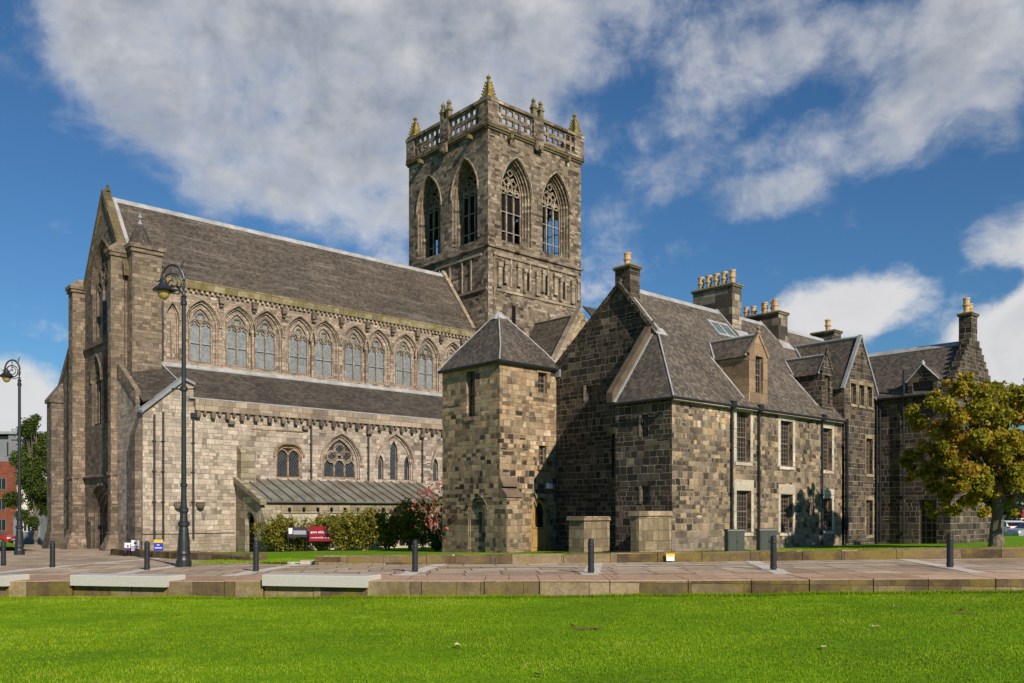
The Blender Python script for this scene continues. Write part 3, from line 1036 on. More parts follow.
# west end of the aisle: a half gable
PAW = west(SA)
wall_face(b, PAW, [(-4.4, BASE), (0, BASE), (0, 7.75), (-4.4, 10.6)])
# plinth
pbox(b, PA, SA - .05, 5.2, BASE, .15, .002, .16, 0, .10)
pbox(b, PA, SA - .02, 5.2, .45, .60, .002, .10, 0, .06)
b.build('aisle_wall', M['aisle_stone'], abbey)
gothic_window(abbey, PA, wa, .28, M['leaded_glass'], M['ochre_dressing'], 2, .11, 'plain', True, 'aisle_window', .12)
gothic_window(abbey, PA, wb, .36, M['leaded_glass'], M['trim_stone'], 3, .12, 'circles', True, 'aisle_window', .26, sub_sp=4.85)
for q in lan:
    g = MB()
    lp = arch(*q, inset=.04)
    wall_face(g, PAi, lp, (), 0, -.20)
    wall_face(g, PAi, lp, (), 0, -.24)
    bridge(g, PAi, lp, -.20, lp, -.24)
    g.build('lancet_window', M['leaded_glass'], abbey)
for o in blindA:
    g = MB(); hood(g, PA, o, .12, .14, .10); g.build('hood_mould', M['trim_stone'], abbey)

b = MB()
a = 2.7
pbox(b, PA, 2.65, 28.0, 7.94, 8.62, -.05, .20)
b.build('aisle_parapet', M['trim_stone'], abbey)
b = MB()
k = 0
while a < 27.9:
    big = k % 2 == 0
    pbox(b, PA, a, a + (.24 if big else .17), 7.50 if big else 7.68, 7.935, .002, .30 if big else .2)
    a += .47
    k += 1
for c in (4.95, 10.1, 15.1, 19.7):
    pbox(b, PA, c - .2, c + .2, 7.22, 7.46, .002, .28)
b.build('aisle_corbel_table', M['west_stone'], abbey)
pbx = MB()
pbox(pbx, PA, 6.3, 10.0, 7.02, 7.11, .002, .05)
pbx.build('string_course', M['ochre_dressing'], abbey)
b = MB()
b.slab([(2.3, -.14, 8.64), (28.3, -.14, 8.64), (28.3, 4.29, 11.28), (2.3, 4.29, 11.28)], .10)
ar = b.build('aisle_roof', M['aisle_slate'], abbey)
b = MB()
b.slab([(2.1, 3.98, 11.13), (28.3, 3.98, 11.13), (28.3, 4.28, 11.31), (2.1, 4.28, 11.31)], .03)
pbox(b, PS, 2.1, 28.3, 11.28, 11.42, .002, .05)
b.slab([(2.3, -.17, 8.655), (28.3, -.17, 8.655), (28.3, -.03, 8.735), (2.3, -.03, 8.735)], .03)
b.build('roof_flashing', M['lead'], ar)
# the canted roof over the aisle's west bay, behind a raking parapet
b = MB()
b.slab([(SA + .1, .3, 8.3), (2.3, .3, 9.3), (2.2, 4.2, 11.25), (SA + .1, 4.2, 10.75)], .10)
wr = b.build('bay_roof', M['aisle_slate'], abbey)
b = MB()
b.hexa([(SA - .12, -.22, 7.52), (1.98, -.22, 9.68), (1.98, .42, 9.80), (SA - .12, .42, 7.64)], [(SA - .12, -.24, 7.66), (1.98, -.24, 9.82), (1.98, .44, 9.98), (SA - .12, .44, 7.80)])
b.hexa([(1.98, -.20, 9.70), (2.62, -.20, 9.46), (2.62, .40, 9.5), (1.98, .40, 9.80)], [(1.98, -.22, 9.84), (2.64, -.22, 9.60), (2.64, .42, 9.62), (1.98, .42, 9.96)])
b.build('raking_lead', M['old_lead'], wr)
b = MB()
b.slab([(SA - .12, -.26, 7.69), (1.98, -.26, 9.85), (1.98, -.18, 9.87), (SA - .12, -.18, 7.71)], .05)
b.slab([(2.14, 1.0, 9.72), (2.24, 1.0, 9.72), (2.21, 4.1, 11.27), (2.11, 4.1, 11.27)], .05)
b.slab([(.3, 3.55, 10.75), (1.7, 3.55, 10.92), (1.7, 4.1, 11.2), (.3, 4.1, 11.05)], .04)
b.build('bay_flashing', M['lead'], wr)
b = MB()
b.hexa([(SA - .08, .95, 8.2), (SA + .22, .95, 8.2), (SA + .22, 4.2, 10.3), (SA - .08, 4.2, 10.3)],
       [(SA - .08, .95, 8.95), (SA + .22, .95, 8.95), (SA + .22, 4.2, 11.05), (SA - .08, 4.2, 11.05)])
b.build('aisle_coping', M['turret_stone'], abbey)
b = MB()   # angle buttress of the aisle's south-west corner
b.box(SA - .35, SA - .003, .25, 1.15, BASE, 6.3)
b.hexa([(SA - .35, .25, 6.302), (SA - .003, .25, 6.302), (SA - .003, 1.15, 6.302), (SA - .35, 1.15, 6.302)],
       [(SA - .02, .3, 7.3), (SA - .003, .3, 7.3), (SA - .003, 1.1, 7.3), (SA - .02, 1.1, 7.3)])
b.build('aisle_buttress', WS, abbey)
for (pa, zt, hd) in ((.22, 7.5, False), (.74, 7.7, False), (2.55, 7.6, True), (10.55, 8.1, False), (15.05, 8.1, False), (19.75, 8.1, False), (2.42, 11.0, False)):
    drainpipe(abbey, PA, pa, .0 if pa < 5 else 3.95, zt, .06, hd) if pa != 2.42 else None
drainpipe(abbey, PS, 2.3, 11.5, 15.3, .06, False)
# carved corbel stumps either side of the lamp post, low on the wall
for pa in (1.62, 2.98):
    g = MB()
    g.lathe([(.05, 1.85), (.20, 1.98), (.26, 2.2), (.24, 2.35), (.20, 2.36)], pa, -.12, 10)
    g.build('wall_corbel', M['west_stone'], abbey)

# -- north aisle, seen past the west front
PNW = west(-.4)
b = MB()
wall_face(b, PNW, [(-17.0, BASE), (-12.5, BASE), (-12.5, 14.9), (-17.0, 10.7)])
wall_face(b, north(17.0), [(-28, BASE), (.4, BASE), (.4, 10.6), (-28, 10.6)])
wall_face(b, south(13.1), [(-.4, 8.0), (.3, 8.0), (.3, 14.2), (-.4, 14.2)])
b.build('north_aisle_wall', WS, abbey)
b = MB()
b.hexa([(-.55, 12.9, 14.1), (.1, 12.9, 14.1), (.1, 17.2, 10.2), (-.55, 17.2, 10.2)],
       [(-.55, 12.9, 14.75), (.1, 12.9, 14.75), (.1, 17.2, 10.8), (-.55, 17.2, 10.8)])
b.slab([(0, 17.2, 10.5), (28, 17.2, 10.5), (28, 12.5, 14.4), (0, 12.5, 14.4)], .12)
b.build('north_aisle_roof', M['west_stone'], abbey)
b = MB()
b.box(-1.2, -.38, 16.1, 17.3, BASE, 9.6)
b.box(-1.32, -.38, 16.0, 17.42, 9.602, 9.85)
b.hexa([(-1.32, 16.0, 9.852), (-.38, 16.0, 9.852), (-.38, 17.42, 9.852), (-1.32, 17.42, 9.852)],
       [(-.45, 16.3, 11.1), (-.38, 16.3, 11.1), (-.38, 17.1, 11.1), (-.45, 17.1, 11.1)])
b.hexa([(-1.7, 15.6, BASE), (-.39, 15.6, BASE), (-.39, 17.8, BASE), (-1.7, 17.8, BASE)],
       [(-1.26, 16.04, .3), (-.39, 16.04, .3), (-.39, 17.36, .3), (-1.26, 17.36, .3)])
b.build('north_buttress', WS, abbey)

# -- the tower
T0, T1, S0, S1 = 2.75, 14.05, 28.6, 39.9
TZ = 34.05
PTS, PTW, PTN, PTE = south(T0), west(S0), north(T1), east(S1)
cS, cT = (S0 + S1) / 2, (T0 + T1) / 2
b = MB()
faces4 = [(PTS, [cS - 2.42, cS + 2.42], S0, S1), (PTW, [-cT - 2.55, -cT + 2.55], -T1, -T0), (PTN, [-cS - 2.42, -cS + 2.42], -S1, -S0), (PTE, [cT - 2.55, cT + 2.55], T0, T1)]
tops = []
for (pl, cs, a0, a1) in faces4:
    oo = [(c, 24.75, 29.0, 32.1, 1.72) for c in cs]
    wall_face(b, pl, [(a0, 8), (a1, 8), (a1, TZ), (a0, TZ)], [arch(*o) for o in oo])
    for o in oo:
        reveal(b, pl, o, [(.02, .20), (.16, .22), (.18, .42), (.30, .44), (.32, .64), (.44, .66), (.46, .95)])
        tops.append((pl, o))
b.poly([(S0, T0, 24.2), (S1, T0, 24.2), (S1, T1, 24.2), (S0, T1, 24.2)])
b.poly([(S0, T0, TZ), (S1, T0, TZ), (S1, T1, TZ), (S0, T1, TZ)])
tower = b.build('tower', TS, abbey)
b = MB()
b.box(S0 + 2.2, S0 + 6.0, T0 + 3.2, T1 - 4.2, 24.22, 31.5)  # plain dark boxes added inside to block the sky seen through the belfry
b.box(S0 + 7.2, S0 + 8.2, T0 + 2.8, T1 - 3.2, 24.22, 28.6)
b.build('belfry_sky_blocker', M['door_dark'], abbey)
bi = 0
for (pl, o) in tops:
    wdo = gothic_window(abbey, pl, o, .95, None, M['trim_stone'], 3, .15, 'three', True, 'belfry_window', .46, transoms=(25.9, 27.6, 29.2), trans_mat=M['old_lead'])
    k = bi % 8
    bi += 1
    lb_ = MB()
    lw_ = 2 * (o[4] - .46) / 3
    x0_ = o[0] - (o[4] - .46)
    for i in range(3):
        lo_ = {0: (25.0, 25.0, 27.5), 1: (28.3, 29.2, 28.4), 2: (25.0, 26.6, 25.0), 3: (25.0, 25.0, 25.0)}.get(k, (30, 30, 30))[i]
        pbox(lb_, pl, x0_ + lw_ * i, x0_ + lw_ * (i + 1), lo_, 31.2 if i == 1 else 30.0, -1.12, -1.02)
    lb_.build('louvre_board', M['void'], wdo)
b = MB()     # weathered sills, strings, cornice
b2_ = MB()
for (pl, cs, a0, a1) in faces4:
    for c in cs:
        bb = [pl.p(c - 1.85, 24.12, .14), pl.p(c + 1.85, 24.12, .14), pl.p(c + 1.25, 24.9, -.85), pl.p(c - 1.25, 24.9, -.85)]
        b2_.poly(bb)
    pbox(b2_, pl, a0 - .16, a1 + .16, 23.95, 24.15, .002, .16, 0, .05)
    pbox(b, pl, a0 - .12, a1 + .12, 33.78, 33.95, .002, .12)
    pbox(b, pl, a0 - .22, a1 + .22, 33.952, 34.2, .002, .22, 0, .06)
b.build('tower_cornice', M['coping_stone'], abbey)
b2_.build('tower_string_course', M['tower_stone'], abbey)
for (pl, cs, a0, a1) in faces4:      # gargoyle stubs under the cornice
    for f in (.2, .5, .82):
        c = a0 + (a1 - a0) * f
        b = MB()
        pbox(b, pl, c - .14, c + .14, 33.4, 33.74, .002, .55)
        b.build('gargoyle', M['moss_stone'], abbey)
# lower stage: shafts and lancet panels on the south, two long panels on the west
b = MB()
pbox(b, PTS, S0 + .9, S1 - .6, 23.3, 23.55, .002, .12)
x = S0 + 1.0
k = 0
while x < S1 - .6:
    if k % 3 == 2:
        pbox(b, PTS, x, x + .16, 20.9, 23.298, .002, .09)
    else:
        wv = .42 if k % 3 == 0 else .3
        pbox(b, PTS, x, x + wv, 20.7 + (.4 if k % 2 else 0), 22.4 + .3 * (k % 2), .002, .22)
        pbox(b, PTS, x - .06, x + wv + .06, 22.4 + .3 * (k % 2) + .002, 22.75 + .3 * (k % 2), .002, .3)
    x += .74
    k += 1
pbox(b, PTS, S0 + .9, S1 - .6, 20.35, 20.55, .002, .09)
for c in (-cT - 1.0, -cT + .5, -cT + 2.2, -cT + 3.4):
    pbox(b, PTW, c, c + .14, 20.6, 23.3, .002, .1)
pbox(b, PTW, -cT - 1.2, -T0 - .8, 23.302, 23.5, .002, .13)
pbox(b, PTW, -cT - 2.2, -T0 - .1, 20.35, 20.55, .002, .12)
b.build('blind_arcade', M['trim_stone'], abbey)
for c in (S0 + 1.75, S0 + 4.5, S0 + 6.85, S0 + 9.0):
    g = MB()
    lp = arch(c, 20.95, 22.2, 22.75, .22)
    wall_face(g, PTS, lp, (), 0, .02)
    bridge(g, PTS, lp, .02, lp, -.1)
    g.build('slit_opening', M['void'], abbey)
for (c, z0, z1) in ((S0 + 2.9, 17.3, 19.4), (S0 + 7.2, 18.2, 18.9)):
    g = MB()
    pbox(g, PTS, c - .22, c + .22, z0, z1, -.05, .02)
    g.build('slit_opening', M['void'], abbey)
for a in (S0 + .65, S1 - .7):
    q = MB(); q.tube([PTS.p(a, 14, .09), PTS.p(a, 23.5, .09)], .04, 8); pbox(q, PTS, a - .14, a + .14, 23.3, 23.55, .0, .2)
    q.build('drainpipe', M['trim_stone'], abbey)

# pierced parapet
b = MB()
for (pl, cs, a0, a1) in faces4:
    pbox(b, pl, a0 - .2, a1 + .2, 34.202, 34.42, -.22, .2)
    pbox(b, pl, a0 - .2, a1 + .2, 36.08, 36.34, -.24, .24)
    mid = (a0 + a1) / 2
    for (p0, p1) in ((a0 + .72, mid - .62), (mid + .62, a1 - .72)):
        nx = 6
        cw = (p1 - p0) / nx
        for i in range(nx):
            for j in range(2):
                cx, cz = p0 + cw * (i + .5), 34.42 + .83 * (j + .5)
                wall_face(b, pl, [(cx - cw / 2, cz - .415), (cx + cw / 2, cz - .415), (cx + cw / 2, cz + .415), (cx - cw / 2, cz + .415)],
                          [foil(cx, cz, min(cw, .83) * .46, k=6, rot=R(45))], 0, .06)
                wall_face(b, pl, [(cx - cw / 2, cz - .415), (cx + cw / 2, cz - .415), (cx + cw / 2, cz + .415), (cx - cw / 2, cz + .415)],
                          [foil(cx, cz, min(cw, .83) * .46, k=6, rot=R(45))], 0, -.10)
                fl = foil(cx, cz, min(cw, .83) * .46, k=6, rot=R(45))
                bridge(b, pl, fl, .06, fl, -.10)
    pbox(b, pl, mid - .60, mid + .60, 34.42, 36.08, -.2, .26)
    pbox(b, pl, mid - .45, mid + .45, 33.3, 34.2, .18, .40)
b.build('parapet', TS, abbey)


def pinnacle(x, y, z, h, r, name='pinnacle'):
    q = MB()
    q.box(x - r * 1.3, x + r * 1.3, y - r * 1.3, y + r * 1.3, z - .20, z, 0)
    q.hexa([(x - r, y - r, z + .002), (x + r, y - r, z + .002), (x + r, y + r, z + .002), (x - r, y + r, z + .002)],
           [(x - .07, y - .07, z + h), (x + .07, y - .07, z + h), (x + .07, y + .07, z + h), (x - .07, y + .07, z + h)])
    for i in range(1, 6):
        f = i / 6.2
        rr = r * (1 - f) + .07 * f
        for (ox, oy) in ((-1, -1), (1, -1), (1, 1), (-1, 1)):
            cx, cy, cz = x + ox * rr, y + oy * rr, z + h * f
            q.hexa([(cx - .07, cy - .07, cz - .05), (cx + .07, cy - .07, cz - .05), (cx + .07, cy + .07, cz - .05), (cx - .07, cy + .07, cz - .05)],
                   [(cx - .05 + ox * .05, cy - .07 + oy * .05, cz + .09), (cx + .05 + ox * .05, cy - .07 + oy * .05, cz + .09), (cx + .05 + ox * .05, cy + .07 + oy * .05, cz + .09), (cx - .05 + ox * .05, cy + .07 + oy * .05, cz + .09)])
    q.lathe([(.08, z + h), (.2, z + h + .12), (.2, z + h + .22), (.06, z + h + .34), (.02, z + h + .45)], x, y, 8)
    return q.build(name, M['lichen_stone'], abbey)


for (x, y) in ((S0, T0), (S1, T0), (S1, T1), (S0, T1)):
    ox = .42 if x == S0 else -.42
    oy = .42 if y == T0 else -.42
    b = MB()
    b.box(x + ox - .60, x + ox + .60, y + oy - .60, y + oy + .60, 34.206, 36.42)
    b.build('corner_pier', TS, abbey)
for (x, y) in ((S0, T0), (S1, T0), (S1, T1), (S0, T1)):
    ox = .42 if x == S0 else -.42
    oy = .42 if y == T0 else -.42
    pinnacle(x + ox, y + oy, 36.60, 1.5, .40)
for (x, y, e) in ((cS, T0 - .02, 0), (S0 - .02, cT, 1), (cS, T1 + .02, 0), (S1 + .02, cT, 1)):
    for k in (-.42, .42):
        g = MB()
        px, py = (x + k, y) if e == 0 else (x, y + k)
        g.box(px - .2, px + .2, py - .2, py + .2, 36.342, 37.0)
        g.hexa([(px - .28, py - .28, 37.002), (px + .28, py - .28, 37.002), (px + .28, py + .28, 37.002), (px - .28, py + .28, 37.002)],
               [(px - .12, py - .12, 37.5), (px + .12, py - .12, 37.5), (px + .12, py + .12, 37.5), (px - .12, py + .12, 37.5)])
        g.lathe([(.1, 37.5), (.2, 37.62), (.2, 37.76), (.06, 37.9), (.01, 38.05)], px, py, 8)
        g.build('parapet_finial', M['moss_stone'], abbey)

# -- south chapel between nave, tower and house: slate roof, stone gable, ribbed metal roof beyond
PC = south(-2.5)
b = MB()
wall_face(b, PC, [(30.0, BASE), (42.5, BASE), (42.5, 15.2), (38.2, 15.2), (34.3, 18.55), (30.0, 11.8)])
wall_face(b, west(30.0), [(-2.75, BASE), (2.5, BASE), (2.5, 11.8), (-2.75, 11.8)])
b.build('chapel_wall', M['pavilion_stone'], abbey)
b = MB()
b.slab([(29.9, -2.3, 11.65), (34.0, -2.3, 18.15), (34.0, 2.745, 18.15), (29.9, 2.745, 11.65)], .12)
b.slab([(38.1, -2.3, 14.6), (34.0, -2.3, 18.15), (34.0, 2.745, 18.15), (38.1, 2.745, 14.6)], .12)
b.build('chapel_roof', M['nave_slate'], abbey)
b = MB()
b.hexa([(29.75, -2.66, 11.3), (29.75, -2.0, 11.3), (34.3, -2.0, 18.3), (34.3, -2.66, 18.3)], [(29.5, -2.66, 11.55), (29.5, -2.0, 11.55), (34.2, -2.0, 18.9), (34.2, -2.66, 18.9)])
b.tube([(34.0, -2.2, 18.2), (34.0, 2.74, 18.2)], .09, 6)
b.build('chapel_coping', M['trim_stone'], abbey)
b = MB()
b.slab([(38.3, 1, 20.15), (45, 1, 20.15), (45.6, -2.8, 15.2), (40.2, -2.8, 15.2)], .1)
for i in range(9):
    f = i / 8
    p0 = Vector((38.3, 1, 20.17)).lerp(Vector((45, 1, 20.17)), f)
    p1 = Vector((40.2, -2.8, 15.22)).lerp(Vector((45.6, -2.8, 15.22)), f)
    b.tube([p0, p1], .05, 5)
b.build('ribbed_roof', M['aisle_slate'], abbey)
b = MB()
b.box(39.95, 45.5, -2.6, .9, BASE, 15.1)
b.build('east_wall', M['tower_stone'], abbey)

# ------------------------------------------------------------------ lean-to cloister walk along the aisle
walk = thing('cloister_walk', 'low stone lean-to walk with a ribbed grey metal roof and grilled arched door', 'lean-to', A0, ROT)
LE = 19.6
PLW, PLS = west(5.3), south(-3.3)
b = MB()
ldoor = (1.95, -.75, 1.08, 1.76, .62)
wall_face(b, PLW, [(.0, BASE), (3.3, BASE), (3.3, 2.30), (3.55, 2.42), (.0, 3.66)], [arch(*ldoor)])
lp, dd = reveal(b, PLW, ldoor, [(.06, .08), (.09, .25)])
arches = [(6.6 + .92 * i, -.6, 1.15, 1.55, .33) for i in range(14) if 6.6 + .92 * i < LE - .8 and i > 2]
wall_face(b, PLS, [(5.3, BASE), (LE, BASE), (LE, 1.72), (5.3, 1.72)], [arch(*o) for o in arches], 1)
for o in arches:
    l2, d2 = reveal(b, PLS, o, [(.03, .25)], 1)
    wall_face(b, PLS, l2, (), 2, d2)
wall_face(b, PLS, [(5.3, 1.72), (LE, 1.72), (LE, 2.4), (5.3, 2.4)], (), 0, .03)
pbox(b, PLS, 5.3, LE, 1.66, 1.78, .0, .08)
b.build('wall', [M['lean_stone'], M['lean_render'], M['void']], walk)
g = MB()
wall_face(g, PLW, lp, (), 0, dd - .3)
gd = g.build('door_opening', M['void'], walk)
g = MB()
for i in range(9):
    x = 1.95 - .5 + .125 * i
    pbox(g, PLW, x - .014, x + .014, -.7, 1.1, dd, dd + .03)
for z in (-.5, -.2, .1, .4, .7, 1.0):
    pbox(g, PLW, 1.5, 2.4, z - .02, z + .02, dd + .001, dd + .034)
g.build('grille', M['iron'], gd)
b = MB()
zt = lambda t: 3.86 + (2.46 - 3.86) * (-t) / 3.5
b.slab([(5.25, -3.62, zt(-3.62)), (LE, -3.62, zt(-3.62)), (LE, 0, 3.86), (5.25, 0, 3.86)], .10)
lr = b.build('roof', plain('patina_metal', (.195, .205, .175), .6, .4, .35, .9, (.135, .115, .085)), walk)
b = MB()
s = 5.9
while s < LE:
    b.hexa([(s, -3.63, zt(-3.63)), (s + .05, -3.63, zt(-3.63)), (s + .05, -.02, zt(-.02)), (s, -.02, zt(-.02))],
           [(s, -3.63, zt(-3.63) + .085), (s + .05, -3.63, zt(-3.63) + .085), (s + .05, -.02, zt(-.02) + .085), (s, -.02, zt(-.02) + .085)])
    s += .74
b.build('roof_seam', M['west_stone'], lr)
b = MB()
b.hexa([(5.12, -3.75, 2.18), (5.5, -3.75, 2.18), (5.5, 0, 3.6), (5.12, 0, 3.6)], [(5.12, -3.75, 2.46), (5.5, -3.75, 2.46), (5.5, 0, 3.98), (5.12, 0, 3.98)])
b.build('verge_coping', M['lean_stone'], walk)
s = 7.2
while s < LE - .4:
    g = MB(); pbox(g, PLS, s - .06, s + .06, 1.78, 2.02, .02, .20); g.build('water_spout', M['void'], walk)
    s += .98
b = MB()
b.hexa([(5.32, -4.25, BASE), (6.6, -4.25, BASE), (6.6, -3.302, BASE), (5.32, -3.302, BASE)], [(5.32, -4.05, 1.0), (6.6, -4.05, 1.0), (6.6, -3.302, 1.0), (5.32, -3.302, 1.0)])
b.hexa([(5.32, -4.05, 1.002), (6.6, -4.05, 1.002), (6.6, -3.302, 1.002), (5.32, -3.302, 1.002)], [(5.32, -3.36, 2.1), (6.6, -3.36, 2.1), (6.6, -3.302, 2.1), (5.32, -3.302, 2.1)])
b.build('buttress', M['lean_stone'], walk)
b = MB()
b.box(9.2, 9.75, -4.0, -3.302, BASE, 1.35)
b.hexa([(9.2, -4.0, 1.352), (9.75, -4.0, 1.352), (9.75, -3.302, 1.352), (9.2, -3.302, 1.352)], [(9.2, -3.4, 1.9), (9.75, -3.4, 1.9), (9.75, -3.302, 1.9), (9.2, -3.302, 1.9)])
b.build('buttress', M['lean_stone'], walk)
b = MB()   # broken stub of a buttress above the lean-to
b.box(5.35, 6.35, -.62, -.003, 3.3, 5.45, 0, 0)
b.hexa([(5.35, -.62, 5.452), (6.35, -.62, 5.452), (6.35, -.003, 5.452), (5.35, -.003, 5.452)], [(5.4, -.45, 5.62), (6.35, -.4, 5.62), (6.35, -.003, 5.85), (5.4, -.003, 5.85)])
b.build('buttress_stub', M['lean_stone'], walk)
b = MB()
pbox(b, PLW, 2.72, 3.05, .35, 1.35, .002, .05)
b.build('wall_plaque', M['ochre_dressing'], walk)

# ------------------------------------------------------------------ square stone pavilion at the corner
P0 = ((499.7 - HX) / FOC * 38.9, 38.9, 0.0)
pav = thing('stone_pavilion', 'square two storey stone block with pyramid slate roof and arched wooden door', 'tower house', P0, ROT)
LS, LT, EV = 3.6, 4.2, 8.62
PPS, PPW = south(0), west(0)
b = MB()
pdoor = (2.55, -.3, 1.75, 2.45, .60)
w1 = (2.70, 7.34, 8.3, 8.3, .29)
w2 = (2.70, 3.95, 4.87, 4.87, .24)
wall_face(b, PPS, [(0, BASE), (LS, BASE), (LS, EV), (0, EV)], [arch(*pdoor), arch(*w1), arch(*w2)])
lp, dd = reveal(b, PPS, pdoor, [(.05, .06), (.08, .14)])
reveal(b, PPS, w1, [(0, .2)])
reveal(b, PPS, w2, [(0, .2)])
wbl = (-1.62, -.3, 1.65, 2.42, .62)
ws = (-2.05, 6.2, 8.32, 8.32, .30)
wall_face(b, PPW, [(-LT, BASE), (0, BASE), (0, EV), (-LT, EV)], [arch(*wbl), arch(*ws)])
l2, d2 = reveal(b, PPW, wbl, [(.05, .06), (.08, .13)])
slit = [(-1.62, .8), (-1.38, .8), (-1.38, 1.75), (-1.62, 1.75)]
wall_face(b, PPW, l2, [slit], 0, d2)
bridge(b, PPW, slit, d2, slit, d2 - .2)
wall_face(b, PPW, slit, (), 1, d2 - .2)
reveal(b, PPW, ws, [(0, .2)])
wall_face(b, north(LT), [(-LS, BASE), (0, BASE), (0, EV), (-LS, EV)])
wall_face(b, east(LS), [(0, BASE), (LT, BASE), (LT, EV), (0, EV)])
b.build('wall', [M['pavilion_stone'], M['void']], pav)
b = MB()
o_ = .16
apx = (LS / 2, LT / 2, 11.3)
cs_ = [(-o_, -o_, EV - .05), (LS + o_, -o_, EV - .05), (LS + o_, LT + o_, EV - .05), (-o_, LT + o_, EV - .05)]
md = [(.35, .35, EV + .70), (LS - .35, .35, EV + .70), (LS - .35, LT - .35, EV + .70), (.35, LT - .35, EV + .70)]
tp = [(apx[0] - .1, apx[1] - .1, 11.28), (apx[0] + .1, apx[1] - .1, 11.28), (apx[0] + .1, apx[1] + .1, 11.28), (apx[0] - .1, apx[1] + .1, 11.28)]
for i in range(4):
    j = (i + 1) % 4
    b.poly([cs_[i], cs_[j], md[j], md[i]])
    b.poly([md[i], md[j], tp[j], tp[i]])
b.poly(cs_[::-1]); b.poly(tp)
pr = b.build('roof', M['hip_slate'], pav)
b = MB()
for i in range(4):
    b.tube([Vector(cs_[i]) + Vector((0, 0, .02)), Vector(md[i]) + Vector((0, 0, .02)), Vector(tp[i])], .035, 6)
b.lathe([(.40, 10.98), (.28, 11.18), (.12, 11.36), (.02, 11.40)], apx[0], apx[1], 10)
b.build('hip_lead', M['lead'], pr)
b = MB()
for pl, a0, a1 in ((PPS, -.2, LS + .1), (PPW, -LT - .1, .2)):
    b.tube([pl.p(a0, EV - .10, .14), pl.p(a1, EV - .10, .14)], .08, 8)
b.build('gutter', M['iron'], pav)
b = MB()
pbox(b, PPS, LS - .08, LS + .22, EV - .45, EV - .1, .02, .3)
b.build('rain_head', M['old_lead'], pav)
sash_window(pav, PPS, w1[0] - .29, w1[0] + .29, 7.34, 8.3, .2, 4, 2, None, 0)
sash_window(pav, PPS, w2[0] - .24, w2[0] + .24, 3.95, 4.87, .2, 4, 2, None, 0)
sash_window(pav, PPW, ws[0] - .30, ws[0] + .30, 6.2, 8.32, .2, 8, 2, None, 0)
for args in ((PPS, 2.3, 3.2, 8.303, 8.47, .002, .03), (PPS, 2.36, 3.05, 3.72, 3.945, .002, .12), (PPW, -2.5, -1.7, 6.02, 6.195, .002, .05)):
    b = MB()
    pbox(b, *args)
    b.build('window_dressing', M['ochre_dressing'], pav)
b = MB()
wall_face(b, PPS, lp, (), 0, dd)
for k in range(1, 6):
    x = pdoor[0] - .5 + k / 6
    pbox(b, PPS, x - .008, x + .008, -.2, 2.2, dd, dd + .012)
for z0, z1 in ((.1, .9), (1.0, 1.15)):
    pbox(b, PPS, pdoor[0] - .42, pdoor[0] + .42, z0, z1, dd, dd + .03)
dr = b.build('door', M['door_oak'], pav)
b = MB()
lp2 = arch(pdoor[0] + .02, 1.05, 1.75, 2.2, .24)
wall_face(b, PPS, lp2, (), 0, dd + .036)
b.build('door_glass', M['dark_glass'], dr)
for pl_, op_ in ((PPS, pdoor), (PPW, wbl)):
    b = MB()
    hood(b, pl_, op_, .11, .19, .03)
    b.build('arch_ring', M['pavilion_stone'], pav)
# sloped angle buttress on the corner
b = MB()
b.box(.0, .95, -.46, -.003, BASE, 2.42)
b.build('corner_buttress', M['pavilion_stone'], pav)
b = MB()
for (y0, y1, z0, z1) in ((-.54, -.24, 2.422, 2.92), (-.27, -.004, 2.90, 3.36)):
    b.hexa([(-.02, y0, z0), (.98, y0, z0), (.98, -.004, z0), (-.02, -.004, z0)], [(-.02, y0 + .02, z0 + .09), (.98, y0 + .02, z0 + .09), (.98, max(y1, -.02), z1), (-.02, max(y1, -.02), z1)])
b.build('buttress_slope', plain('weathered_slab', (.20, .145, .10), .85, .2, .35, 2.0), pav)
lampw = thing('wall_light', 'small white security light fixed above the arched wooden door', 'wall lamp', P0, ROT)
b = MB()
pbox(b, PPS, 2.82, 3.06, 2.86, 3.12, .10, .30, 0, .06)
hs = b.build('housing', M['sign_white'], lampw)
b = MB()
pbox(b, PPS, 2.91, 2.97, 2.95, 3.03, -.01, .098)
b.build('arm', M['iron'], lampw)

# ------------------------------------------------------------------ the stone house
H0 = ((672 - HX) / FOC * 33.3, 33.3, 0.0)
house = thing('stone_house', 'long two storey stone house with slate roof, dormers, tall chimneys and a cross wing', 'house', H0, ROT)
HSm, HB, HK = M['house_stone'], M['soot_stone'], M['black_stone']
G = 1.16                                   # pitch of the south slope
zr = lambda t: 6.42 + G * t
RZ = zr(4.6)
HPS, HPW = south(0), west(0)
GW = south(-.12)                           # cross gable, a little proud of the front
WG = west(16.95)                           # the wing's west wall
upper = [(4.38, 5.42, 3.88, 5.98), (7.84, 8.88, 3.82, 5.84), (11.58, 12.5, 3.75, 5.75)]
lower = [(4.38, 5.48, .90, 2.66), (7.84, 8.88, .85, 2.54), (11.58, 12.5, .88, 2.40)]
b = MB()
rect = lambda q: [(q[0], q[2]), (q[1], q[2]), (q[1], q[3]), (q[0], q[3])]
wall_face(b, HPS, [(0, BASE), (13.5, BASE), (13.5, 6.42), (0, 6.42)], [rect(q) for q in upper + lower])
for q in upper + lower:
    bridge(b, HPS, rect(q), 0, rect(q), -.24)
b.build('front_wall', HSm, house)
b = MB()
slots = [(-1.50, -1.16, 4.75, 5.60), (-1.50, -1.06, 2.08, 2.80)]
wall_face(b, HPW, [(-2.85, BASE), (0, BASE), (0, 6.42), (-2.85, 6.42)], [rect(q) for q in slots])
for q in slots:
    bridge(b, HPW, rect(q), 0, rect(q), -.22)
